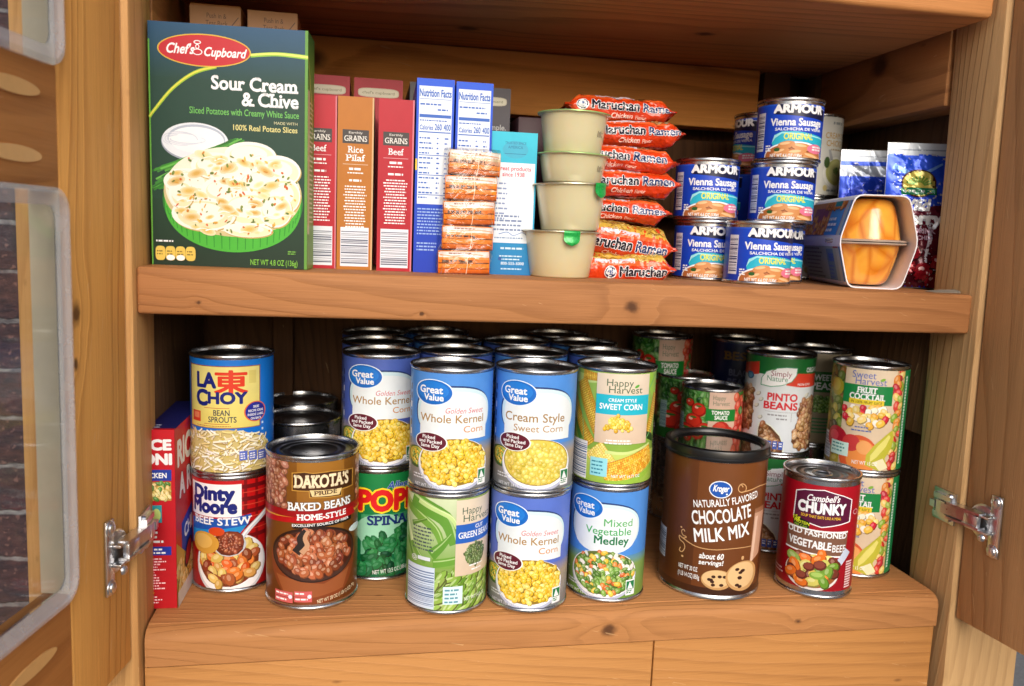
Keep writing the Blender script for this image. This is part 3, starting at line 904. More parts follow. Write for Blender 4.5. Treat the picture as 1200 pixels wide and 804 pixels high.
def chunky_label():
    A = Label(37, 106, 278, 202, 168, 722, 34, 46, seed=71)
    A.base((150, 6, 24), (168, 10, 32))
    hexa = [(156, 208), (200, 196), (300, 186), (396, 206), (440, 222), (438, 340), (300, 386), (152, 346)]
    cx, cy = 297, 285
    A.poly_px(hexa, WHITE); A.poly_px([(cx + (x - cx) * .965, cy + (y - cy) * .95) for x, y in hexa], (86, 14, 54))
    A.T("Campbell's", 296, 250, 32, WHITE, 164, bold=.03, shear=.3, rot=2)
    A.T('CHUNKY', 296, 312, 52, WHITE, 240, bold=.07, out=(30, 8, 24), outw=.03, rot=0)
    A.T('SOUP THAT EATS LIKE A MEAL', 294, 340, 14, (250, 206, 40), 200, bold=.01)
    A.poly_px([(156, 334), (238, 366), (240, 408), (156, 388)], (24, 34, 20)); A.T('15g', 172, 360, 20, (226, 232, 40), 36, bold=.04); A.T('PROTEIN', 198, 380, 15, (206, 222, 40), 78, bold=.03, rot=-4); A.T('PER CAN', 194, 396, 11, (150, 190, 60), 64, bold=.02, rot=-4)
    A.poly_px([(132, 386), (432, 392), (430, 524), (130, 506)], (122, 84, 66))
    A.poly_px([(128, 388), (432, 388), (432, 396), (128, 396)], WHITE); A.poly_px([(128, 504), (432, 520), (432, 528), (128, 512)], WHITE)
    A.T('OLD FASHIONED', 282, 436, 28, WHITE, 292, bold=.035, rot=-1); A.T('VEGETABLE', 244, 498, 38, WHITE, 214, bold=.045, rot=-1); A.T('BEEF', 396, 503, 37, WHITE, 62, bold=.01, rot=-1)
    bx, by = A.P(268, 620)
    A.line([(bx + 20, by + 2), (bx + 30, by + 14), (bx + 36, by + 22)], 7, (196, 206, 226), 9)
    A.ell(bx, by - 2.6, 27, 17.5, (226, 220, 216), n=40); A.ell(bx, by - 1, 25.6, 16.4, (150, 84, 40), n=40)
    A.rnd.seed(5)
    A.pile(inel(bx, by + 2, 24, 16), (bx - 26, by - 16, bx + 26, by + 20), 11, [(232, 120, 40), (240, 140, 50), (120, 158, 56), (146, 178, 76), (100, 40, 24), (130, 58, 38), (226, 190, 90), (214, 206, 110), (110, 44, 26)], 1.5, gap=.62, hi=.3, sq=.85)
    for (px, py, q) in ((255, 600, 30), (310, 585, 34), (220, 650, 30)): A.E(px, py, q, q * .8, (96, 38, 26), n=10); A.E(px - 3, py - 4, q * .8, q * .6, (136, 66, 50), n=10)
    A.E(300, 640, 40, 22, (124, 164, 60), n=10); A.E(298, 636, 30, 13, (166, 196, 100), n=10)
    A.words_px(70, 640, 140, 2, 18, (226, 190, 190), 8)
    for k in range(11): A.rect(A.X(436), A.Y(436, 690) + k * 2.6, A.X(462), A.Y(436, 690) + k * 2.6 + 1.5, (236, 206, 206))
    A.E(458, 284, 10, 14, (214, 170, 180)); A.E(458, 284, 8, 11, (160, 20, 40))
    return A

def pinto_label():
    A = Label(38, 104.5, 262, 192, 134, 668, 24, 40, seed=81)
    A.base((206, 214, 222), (222, 228, 232))
    A.rect(-A.W, A.Y(262, 232), A.W, A.H, (28, 104, 46), (34, 112, 52))
    A.poly_px([(70, 170), (150, 160), (152, 232), (70, 246)], (204, 60, 40))
    A.rect(A.X(70), A.Y(100, 300), A.X(140), A.Y(100, 236), (200, 208, 216)); A.E(104, 240, 18, 22, (24, 92, 140)); A.E(104, 240, 12, 14, (90, 150, 190))
    A.poly_px([(318, 230), (360, 212), (450, 200), (452, 268), (380, 288), (300, 284)], (216, 66, 44)); A.T('NON-GMO', 396, 276, 13, WHITE, 62, bold=.02)
    A.T('ORGANIC', 436, 194, 26, WHITE, 66, bold=.02)
    leaf = [(164, 292), (166, 250), (190, 212), (240, 190), (300, 180), (356, 180), (354, 220), (330, 262), (280, 288), (220, 300)]
    A.poly_px(leaf, (60, 150, 110)); A.poly_px([(260 + (x - 260) * .95, 240 + (y - 240) * .92) for x, y in leaf], WHITE)
    A.T('Simply', 272, 236, 30, (150, 74, 92), 110); A.T('Nature', 252, 266, 30, (70, 140, 110), 110); A.E(232, 198, 12, 5, (60, 140, 70), rot=.3)
    A.T('PINTO', 288, 374, 40, (204, 36, 46), 160, bold=.045); A.T('BEANS', 282, 424, 40, (204, 36, 46), 180, bold=.045)
    A.B(200, 438, 372, 440, (150, 150, 156)); A.words_px(200, 462, 330, 1, 14, (140, 140, 146), 8, center=True); A.words_px(262, 482, 330, 1, 14, (140, 140, 146), 8); A.B(340, 440, 342, 490, (150, 150, 156))
    for (px, py) in ((158, 342), (174, 374), (152, 410), (176, 476), (412, 330), (420, 350)): A.E(px, py, 14, 11, (150, 150, 140), n=10, rot=.6); A.E(px - 2, py - 2, 11, 9, (214, 216, 206), n=10, rot=.6)
    def beans(fn, box): A.pile(fn, box, 6.2, PINT, 1.5, gap=.74)
    A.poly_px([(60, 300), (132, 310), (134, 540), (60, 560)], (96, 60, 36)); beans(lambda x, y: A.X(62) < x < A.X(128), (A.X(62), A.Y(90, 545), A.X(128), A.Y(90, 306)))
    pl = [(168, 540), (172, 510), (200, 500), (240, 520), (290, 570), (310, 620), (316, 668), (168, 668)]
    A.poly_px(pl, (226, 232, 214)); bx0, bx1 = A.X(174), A.X(306)
    A.poly_px([(172, 540), (178, 514), (202, 506), (238, 526), (286, 574), (306, 622), (308, 668), (172, 668)], (96, 60, 36))
    beans(lambda x, y: y < A.Y(240, 512) - max(0, x - A.X(205)) * 1.1 and bx0 < x < bx1, (bx0, 0, bx1, A.Y(240, 505)))
    A.poly_px([(440, 340), (400, 420), (366, 500), (350, 600), (380, 640), (452, 620), (453, 330)], (96, 60, 36)); beans(lambda x, y: x > A.X(362) + max(0, (y - 25)) * .16 and x < 52 and y > 6, (A.X(360), 6, 54, A.Y(440, 350)))
    for i in range(3): px = 224 + i * 30; A.B(px, 606, px + 24, 652, (60, 90, 180)); A.words_px(px + 4, 622, px + 22, 2, 14, WHITE, 7)
    return A

def cocktail_label():
    A = Label(38, 104.5, 765, 210, 186, 768, 22, 42, seed=91)
    A.base((76, 108, 46), (104, 130, 60))
    A.pile(lambda x, y: x < A.X(640), (A.X(556), 0, A.X(640), 104), 11, [(150, 160, 50), (112, 140, 50), (84, 110, 40), (176, 170, 60), (70, 70, 30), (150, 110, 50)], 1.3, gap=.75, hi=.25)
    A.E(598, 300, 30, 52, (176, 166, 40)); A.E(594, 290, 20, 36, (196, 186, 70))
    A.bars(A.X(557), 4, A.X(590), 32, (90, 110, 150), bg=(190, 206, 226), vert=False)
    A.rect(A.X(640), 0, A.X(905), A.H, (214, 190, 160), (222, 204, 178))
    A.rect(A.X(905), 0, A.X(945), A.H, (206, 170, 130)); A.pile(lambda x, y: A.X(903) < x < A.X(940), (A.X(900), 2, A.X(945), 103), 8, [(206, 60, 50), (226, 140, 60), (150, 180, 70), (180, 40, 60), (230, 200, 110)], 1.4, gap=.8)
    A.rect(A.X(945), 0, A.W * .72, A.H, (20, 126, 70))
    for k in range(30): A.rect(A.X(952), 6 + k * 3.1, A.X(952) + 3.4, 8.2 + k * 3.1, (206, 230, 214))
    A.T('Sweet', 736, 238, 40, (96, 116, 190), 122); A.T('Harvest', 776, 274, 40, (96, 116, 190), 160); A.E(834, 240, 14, 8, (130, 180, 60), rot=.4)
    A.B(636, 278, 890, 388, (20, 130, 66)); A.T('FRUIT', 758, 322, 32, WHITE, 106, bold=.04, serif=True); A.T('COCKTAIL', 762, 362, 34, WHITE, 184, bold=.04, serif=True)
    A.B(670, 360, 850, 390, (232, 206, 50)); A.T('IN 100% FRUIT JUICE', 760, 384, 15, (90, 80, 20), 160, bold=.02)
    A.rnd.seed(3)
    A.pile(lambda x, y: A.X(636) < x < A.X(880) and A.Y(760, 510) < y < A.Y(760, 405), (A.X(636), A.Y(760, 508), A.X(880), A.Y(760, 405)), 7, [(238, 190, 70), (244, 214, 130), (246, 240, 222), (214, 40, 60), (240, 176, 60), (248, 244, 236)], 1.3, gap=.8, sq=.7)
    A.words_px(700, 526, 800, 1, 10, (90, 110, 180), 7, center=True); A.words_px(680, 546, 816, 1, 10, (90, 110, 180), 7, center=True)
    A.E(620, 600, 48, 70, (170, 24, 44)); A.E(608, 585, 22, 30, (206, 60, 76)); A.E(740, 690, 100, 120, (214, 90, 50), n=36); A.E(760, 700, 80, 104, (232, 142, 70), n=36); A.E(700, 620, 46, 50, (198, 60, 60), n=24); A.E(770, 640, 40, 40, (236, 166, 100))
    A.poly_px([(905, 520), (870, 560), (820, 620), (785, 680), (782, 740), (860, 766), (900, 740), (880, 690), (910, 620), (916, 560)], (190, 186, 60)); A.poly_px([(890, 550), (840, 620), (806, 680), (806, 720), (836, 690), (880, 620), (900, 560)], (226, 220, 120)); A.poly_px([(820, 720), (870, 690), (900, 740), (860, 766)], (240, 232, 190))
    A.B(598, 620, 690, 700, (206, 238, 232)); A.words_px(604, 640, 684, 3, 20, (70, 150, 150), 9)
    A.T('NET WT 15 OZ', 780, 740, 20, WHITE, 130, bold=.01)
    return A

def tomato_label(r=34.2, H=75, bandtxt=('TOMATO', 'SAUCE')):
    A = Label(r, H, 515, 190, 408, 800, 26, 30, seed=101)
    k = 1.0
    A.base((30, 84, 30), (44, 104, 40))
    A.pile(lambda x, y: x < A.X(500) and y > H * .25, (-A.W * .75, H * .2, A.X(500), H), 8, [(44, 112, 40), (76, 140, 60), (24, 76, 28), (100, 156, 80)], 2, gap=.75, hi=.3)
    for (px, py, q) in ((385, 480, 24), (440, 520, 44), (410, 590, 50), (480, 640, 50), (370, 660, 60), (450, 720, 60)):
        A.E(px, py, q, q * .95, (150, 20, 16)); A.E(px - 3, py - 4, q * .86, q * .8, (204, 48, 30)); A.E(px - q * .3, py - q * .35, q * .25, q * .18, (246, 190, 170)); A.E(px, py - q * .5, q * .4, q * .12, (50, 110, 40))
    A.bars(A.X(330), H * .18, A.X(352), H * .62, (90, 120, 130), bg=(150, 180, 180), vert=False)
    A.rect(A.X(500), 0, A.X(655), H, (206, 170, 150), (218, 186, 168)); A.rect(A.X(655), 0, A.X(700), H, (206, 90, 76))
    A.pile(lambda x, y: x > A.X(655) and x < A.W * .7, (A.X(650), 2, A.W * .7, H - 1), 9, [(196, 50, 40), (220, 90, 60), (60, 120, 50)], 1.2, gap=.8)
    A.T('Happy', 560, 452, 26, (120, 130, 110), 74); A.T('Harvest', 574, 484, 26, (120, 130, 110), 96)
    A.B(484, 506, 656, 578, (20, 124, 44)); A.T(bandtxt[0], 572, 538, 22, WHITE, 104, bold=.04); A.T(bandtxt[1], 576, 566, 22, WHITE, 76, bold=.04)
    A.E(580, 640, 56, 64, (176, 36, 26)); A.E(572, 628, 40, 44, (206, 66, 46)); A.E(620, 650, 36, 46, (190, 46, 34))
    A.words_px(510, 720, 640, 2, 16, WHITE, 8, center=True)
    return A

def hh_green_label():
    A = Label(38, 104.5, 262, 192, 134, 668, 24, 40, seed=111)
    A.base((150, 134, 106), (166, 152, 126))
    A.rect(-A.W, 60, A.W, 84, (34, 110, 42)); A.T('SWEET', 300, 290, 34, WHITE, 120, bold=.03); A.T('PEAS', 300, 344, 40, WHITE, 120, bold=.03)
    A.pile(inel(A.X(300), 46, 14, 10), (A.X(300) - 15, 34, A.X(300) + 15, 58), 4, GRN, 1.1)
    for k in range(5): A.rect(-20, 12 + k * 4, 40, 13.6 + k * 4, (60, 130, 76))
    return A

def navy_bean_label():
    A = Label(38, 104.5, 262, 192, 134, 668, 24, 40, seed=121)
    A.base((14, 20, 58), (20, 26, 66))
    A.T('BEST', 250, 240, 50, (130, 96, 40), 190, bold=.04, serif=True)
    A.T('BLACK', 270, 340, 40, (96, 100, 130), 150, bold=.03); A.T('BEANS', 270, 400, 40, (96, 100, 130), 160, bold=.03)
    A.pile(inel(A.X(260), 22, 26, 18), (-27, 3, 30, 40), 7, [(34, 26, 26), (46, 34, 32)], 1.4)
    return A

def sausage_label():
    A = Label(32.2, 51.5, 510, 130, 70, 268, 20, 24, seed=131)
    A.base((16, 62, 186), (22, 72, 200))
    A.rect(-A.W, 50, A.W, 51.5, (40, 90, 206))
    A.poly_px([(474, 66), (655, 62), (650, 106), (462, 106)], (16, 22, 60)); A.poly_px([(474, 66), (655, 62), (655, 65), (476, 69)], (190, 196, 214))
    A.T('ARMOUR', 566, 100, 28, WHITE, 168, bold=.075)
    A.T('Vienna Sausage', 560, 148, 26, WHITE, 166, bold=.04); A.T('SALCHICHA DE VIENA', 570, 166, 10, WHITE, 144, bold=.03)
    A.poly_px([(462, 214), (470, 184), (500, 172), (560, 170), (646, 166), (650, 200), (560, 206), (500, 214), (470, 232)], (40, 178, 206)); A.poly_px([(462, 214), (470, 186), (500, 174), (646, 168), (646, 172), (500, 180), (474, 196)], (160, 226, 236))
    A.T('ORIGINAL', 566, 199, 22, (232, 232, 60), 102, bold=.03)
    A.E(560, 262, 118, 54, WHITE, n=36); A.E(560, 262, 110, 47, (176, 104, 56), n=36)
    for (px, py, rx, rot) in ((520, 222, 34, .15), (580, 226, 36, -.1), (500, 250, 34, .3), (560, 250, 38, .1), (620, 256, 34, -.2), (590, 272, 36, .1), (530, 275, 36, -.1)):
        A.E(px, py + 3, rx, 15, (130, 66, 30), rot=rot, n=16); A.E(px, py, rx, 14, (206, 140, 84), rot=rot, n=16); A.E(px - 6, py - 5, rx * .6, 5, (236, 190, 140), rot=rot, n=12)
    A.E(484, 240, 12, 7, (40, 90, 40), n=10)
    A.E(624, 222, 24, 18, (226, 120, 150), n=14); A.words_px(606, 218, 640, 2, 10, WHITE, 6, center=True)
    A.bars(A.X(398), 6, A.X(428), 44, (40, 50, 110), bg=(226, 230, 240), vert=False)
    A.words_px(438, 226, 466, 3, 9, WHITE, 5); A.T('NET WT 4.6 OZ (130g)', 520, 268, 12, WHITE, 120, bold=.03)
    A.rect(A.W * .62, 4, A.W * .8, 50, (60, 110, 190)); A.words(A.W * .63, 44, A.W * .79, 8, 5, WHITE, h=2)
    return A

def soup_label():
    A = Label(33, 93, 470, 160, 20, 330, 18, 24, seed=141)
    A.base((206, 206, 196), (222, 224, 218))
    A.words_px(500, 50, 590, 1, 10, (150, 160, 160), 10, center=True)
    A.T('CREAM OF', 548, 104, 22, (196, 158, 84), 130, bold=.02); A.T('CHICKEN', 548, 134, 22, (196, 158, 84), 120, bold=.02); A.words_px(500, 150, 600, 1, 10, (170, 150, 110), 6, center=True)
    A.E(560, 235, 66, 62, (234, 234, 224), n=36); A.E(560, 232, 58, 52, (190, 190, 110), n=36); A.E(560, 228, 50, 42, (206, 206, 134), n=36)
    A.pile(inel(A.X(560), A.Y(560, 228), 4.5, 4), (A.X(560) - 5, A.Y(560, 228) - 5, A.X(560) + 5, A.Y(560, 228) + 5), 2.4, GRN, 1.6)
    A.line_px([(500, 150), (520, 190)], 10, (170, 174, 176), 14); A.E(490, 200, 18, 22, (70, 96, 50))
    A.words_px(500, 310, 600, 1, 10, (120, 130, 130), 8); A.E(490, 300, 14, 12, (206, 190, 130))
    return A

# ------------------------------------------------------------------ the cabinet
YF = -154.65           # front of the shelves
XL, XR = 133.4, 888.1  # inner faces of the posts
ZU = 305.3             # top of the upper shelf (it sags a little to the right)
def zs(x): return ZU + 2.0 - (x - XL) * .0052

cab = tag(empty('pantry_cabinet', (510, 0, 0)), 'open knotty cedar pantry cabinet with two stocked shelves and glazed doors swung open', 'cabinet')
def cboard(name, x0, x1, y0, y1, z0, z1, mat, parent=None, **kw):
    p = parent or cab
    o = board(name, x0, x1, y0, y1, z0, z1, mat, p, **kw)
    if p is cab: o.location.x -= 510 * MM
    return o

W_SHELF = wood('cedar_shelf', 'x', (176, 120, 74), (122, 76, 42), 1.3, [(36, -2, 5.5), (-330, -9, 2.0), (-150, -13, 1.6)], 230, 'y', .45)
W_LIP = wood('cedar_lower_shelf', 'x', (180, 124, 74), (130, 84, 46), 4.1, [(32, -3, 6.5), (225, -4, 3)], 240, 'y', .4)
W_FLOOR = wood('cedar_floor_board', 'x', (186, 128, 78), (140, 90, 52), 6.2, [], 170, 'z', .35)
W_TOP = wood('cedar_ceiling', 'x', (206, 142, 86), (136, 86, 46), 7.7, [(-60, 40, 10), (180, -20, 8)], 60, 'z', .7)
W_BASEL = wood('pine_base_light', 'x', (190, 134, 76), (146, 96, 50), 2.2, [(90, 20, 3)], 110, 'y', .5)
W_BASER = wood('pine_base_right', 'x', (184, 128, 70), (138, 88, 44), 9.3, [(120, 10, 2.5), (-150, -26, 5)], 100, 'y', .5)
W_STILE = wood('cedar_door_stile', 'z', (226, 166, 88), (176, 116, 54), 3.4, [(-33, 28, 6.5), (-68, 30, 4)], 140, 'y', .6)
W_STILE2 = wood('cedar_outer_stile', 'z', (196, 138, 74), (146, 92, 42), 5.9, [], 80, 'y', .6)
W_RAIL = wood('cedar_door_rail', 'x', (194, 132, 70), (140, 84, 38), 6.6, [], 75, 'y', .6)
W_POST = wood('cedar_post', 'z', (210, 160, 100), (156, 106, 58), 8.2, [], 110, 'x', .5)
W_POSTR = wood('sky_tinted_cedar_post', 'z', (204, 164, 114), (158, 118, 74), 15.2, [], 110, 'x', .5)  # cedar greyed in colour for the cool sky reflection on this post
W_DOORR = wood('cedar_right_door', 'z', (188, 142, 96), (136, 96, 60), 17.1, [], 80, 'y', .6)  # duller light on the right door put into a darker, greyer cedar
W_BACK = wood('cedar_back_plank', 'x', (230, 158, 82), (162, 100, 46), 0.7, [(-178, 10, 15)], 55, 'y', .9)
W_SIDE = wood('cedar_side_rail', 'y', (176, 120, 72), (112, 70, 38), 10.4, [(-8, 6, 13)], 60, 'x', .7)
W_PANEL = wood('rough_siding', 'z', (92, 62, 38), (54, 34, 20), 11.1, [], 90, 'y', .6, rough=.65)  # siding colour darkened to deepen the shade inside the cabinet
W_PANELX = wood('rough_siding_side', 'z', (104, 74, 48), (64, 42, 26), 12.5, [], 90, 'x', .6, rough=.65)

sh = cboard('shelf', XL, XR, YF, 150, ZU - 38.1, ZU, W_SHELF, bevel=3, seg=3)
sh.rotation_euler.y = R(.29)
cboard('shelf', XL, XR, -141.6, 165, -34, -.15, W_FLOOR, bevel=.8)
bm = bmesh.new()
prof = [(-141.9, -1.0), (-146.5, -1.9), (-150.6, -4.0), (-153.4, -7.2), (-154.5, -11), (-154.65, -14), (-154.65, -33), (-153.6, -34), (-141.9, -34)]
cxn = (XL + XR) / 2
ends = [[bm.verts.new((x - cxn, y + 148, z + 17)) for y, z in prof] for x in (XL + .3, XR + .5)]
for i in range(len(prof)):
    j = (i + 1) % len(prof)
    bm.faces.new((ends[0][i], ends[0][j], ends[1][j], ends[1][i]))
bm.faces.new(ends[0]); bm.faces.new(ends[1][::-1])
nz_ = bm_obj('shelf_nosing', bm, W_LIP, cab, 0, loc=(cxn - 510, -148, -17))
cboard('top_board', XL - 60, XR - 12, YF, 165, 557, 595, W_TOP, bevel=5, seg=3)
cboard('light_stop_board', 30, 990, -166, 202, 641, 660, W_PANEL)  # unseen boards added over the top to stop light leaking in
cboard('light_stop_board', 42, 978, -97, 186, 597, 612, W_PANEL)
cboard('base_board', XL - 1, 588.5, YF + 2.6, YF + 24, -326, -35.0, W_BASEL, bevel=1.2)
cboard('base_board', 590, XR + 1, YF + 3.2, YF + 24.6, -326, -35.0, W_BASER, bevel=1.2)
# posts (face frame)
LEAN_R, LEAN_L = R(-1.4), R(.35)
def lean_post(o, px, a):
    M = Matrix.Translation(Vector((px - 510, 0, 270)) * MM) @ Matrix.Rotation(a, 4, 'Y') @ Matrix.Translation(Vector((510 - px, 0, -270)) * MM)
    o.matrix_local = M @ Matrix.Translation(o.location)
lean_post(cboard('post', XR + .2, XR + 84, -163, -98, -326, 640, W_POSTR, bevel=2.5), XR, LEAN_R)
lean_post(cboard('post', XL - 84, XL - .2, -163, -98, -326, 640, W_POST, bevel=2.5), XL, LEAN_L)
# inside: rails, back planks, siding
cboard('side_rail', XR - 8, XR + 36, -94, 150, 488, 594, W_SIDE)
cboard('side_rail', XL - 36, XL + 2, -94, 150, 488, 594, W_SIDE)
cboard('back_plank', 60, 790, 128, 160, 484, 556, W_BACK)
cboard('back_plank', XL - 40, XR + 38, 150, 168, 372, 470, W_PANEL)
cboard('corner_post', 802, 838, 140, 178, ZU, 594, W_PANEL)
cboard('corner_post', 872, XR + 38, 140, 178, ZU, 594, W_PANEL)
cboard('corner_post', 205, 228, 158, 184, -5, 262, W_PANEL)
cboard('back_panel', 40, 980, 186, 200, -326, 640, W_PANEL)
cboard('side_panel', XL - 54, XL - 40, -97, 184, -326, 640, W_PANELX)
cboard('side_panel', XR + 40, XR + 54, -97, 184, -326, 640, W_PANELX)
cboard('side_rail', XR + 6, XR + 36, -97, 150, 150, 262, W_PANELX)
cboard('side_rail', XL - 36, XL - 6, -97, 150, 150, 262, W_PANELX)

# ---- doors
def pane_mat():
    N = NT('clear_glazing')
    tr = N.n('ShaderNodeBsdfTransparent'); tr.inputs[0].default_value = (.93, .95, .95, 1)
    gl = N.n('ShaderNodeBsdfGlossy'); gl.inputs['Roughness'].default_value = .06
    fr = N.n('ShaderNodeFresnel'); fr.inputs[0].default_value = 1.1
    mx = N.n('ShaderNodeMixShader')
    N.t.links.new(fr.outputs[0], mx.inputs[0]); N.t.links.new(tr.outputs[0], mx.inputs[1]); N.t.links.new(gl.outputs[0], mx.inputs[2])
    N.t.links.new(mx.outputs[0], [n for n in N.t.nodes if n.type == 'OUTPUT_MATERIAL'][0].inputs[0])
    return N.m
M_PANE = pane_mat()
M_GASKET = simple('clear_glazing_edge', (206, 210, 216), .2, coat=.6, nscale=40, namp=.25, Alpha=.36)
M_LINER = simple('pale_opening_edge', (212, 196, 168), .4, nscale=50)
M_PLUG = simple('pale_wood_plug', (214, 168, 106), .5, nscale=80)
TH = 21.0

def rrect(x0, z0, x1, z1, r, n=7):
    o = []
    for cx, cz, a0 in ((x1 - r, z1 - r, 0), (x0 + r, z1 - r, 90), (x0 + r, z0 + r, 180), (x1 - r, z0 + r, 270)):
        for i in range(n + 1):
            a = R(a0 + 90 * i / n); o.append((cx + r * math.cos(a), cz + r * math.sin(a)))
    return o

def hinge(parent, y_in, sgn, zc, swing):
    """concealed cup hinge on the inside face of a door; door local x grows away from the hinge"""
    bm = bmesh.new()
    f = lambda t: y_in + sgn * t          # t mm proud of the inside face
    def bx(x0, x1, t0, t1, z0, z1):
        bm_box(bm, x0, x1, min(f(t0), f(t1)), max(f(t0), f(t1)), zc + z0, zc + z1)
    def disc(cx, cz, r, t0, t1, n=24):
        r0 = [bm.verts.new((cx + r * math.cos(2 * PI * i / n), f(t0), zc + cz + r * math.sin(2 * PI * i / n))) for i in range(n)]
        r1 = [bm.verts.new((cx + r * .92 * math.cos(2 * PI * i / n), f(t1), zc + cz + r * .92 * math.sin(2 * PI * i / n))) for i in range(n)]
        for i in range(n): bm.faces.new((r0[i], r0[(i + 1) % n], r1[(i + 1) % n], r1[i]))
        bm.faces.new(r1)
    disc(22, 0, 17.5, 0, 1.6)
    bx(30, 42, .2, 2.4, -30, 30)                       # winged flange
    disc(36, 24, 6.5, 2.2, 3.4); disc(36, -24, 6.5, 2.2, 3.4)
    bx(8, 34, 1.5, 9, -9, -6.5); bx(8, 34, 1.5, 9, 6.5, 9)   # cup cheeks
    bx(6, 24, 6, 11, -6.3, 6.3)
    o = bm_obj('hinge', bm, M_STEEL, parent, .7, 2)
    # screws, arm and frame plate are pieces of the same hinge
    bm = bmesh.new()
    def hemi(cx, cz, r, t0, hgt):
        n = 16
        prev = None
        for k in range(4):
            a = k / 3 * PI / 2
            ring = [bm.verts.new((cx + r * math.cos(a) * math.cos(2 * PI * i / n) + (1e-4 if k == 3 else 0), f(t0 + hgt * math.sin(a)), zc + cz + r * max(.02, math.cos(a)) * math.sin(2 * PI * i / n))) for i in range(n)] if k < 3 else [bm.verts.new((cx, f(t0 + hgt), zc + cz))]
            if prev:
                for i in range(n):
                    if k < 3: bm.faces.new((prev[i], prev[(i + 1) % n], ring[(i + 1) % n], ring[i]))
                    else: bm.faces.new((prev[i], prev[(i + 1) % n], ring[0]))
            prev = ring
    hemi(36, 24, 4.6, 3.4, 2.2); hemi(36, -24, 4.6, 3.4, 2.2); hemi(28, -13, 4, 8, 3)
    return o, bm

def finish_hinge(o, bm, arm):
    """join the second half of the hinge (arm swung to the post) into the same mesh"""
    arm(bm)
    bmesh.ops.recalc_face_normals(bm, faces=bm.faces[:])
    bmesh.ops.scale(bm, vec=(MM, MM, MM), verts=bm.verts[:])
    b2 = bmesh.new(); b2.from_mesh(o.data)
    tmp = bpy.data.meshes.new('tmp'); bm.to_mesh(tmp); bm.free()
    b2.from_mesh(tmp); bpy.data.meshes.remove(tmp)
    b2.to_mesh(o.data); b2.free()
    o.data.shade_smooth(); o.data.set_sharp_from_angle(angle=R(35))

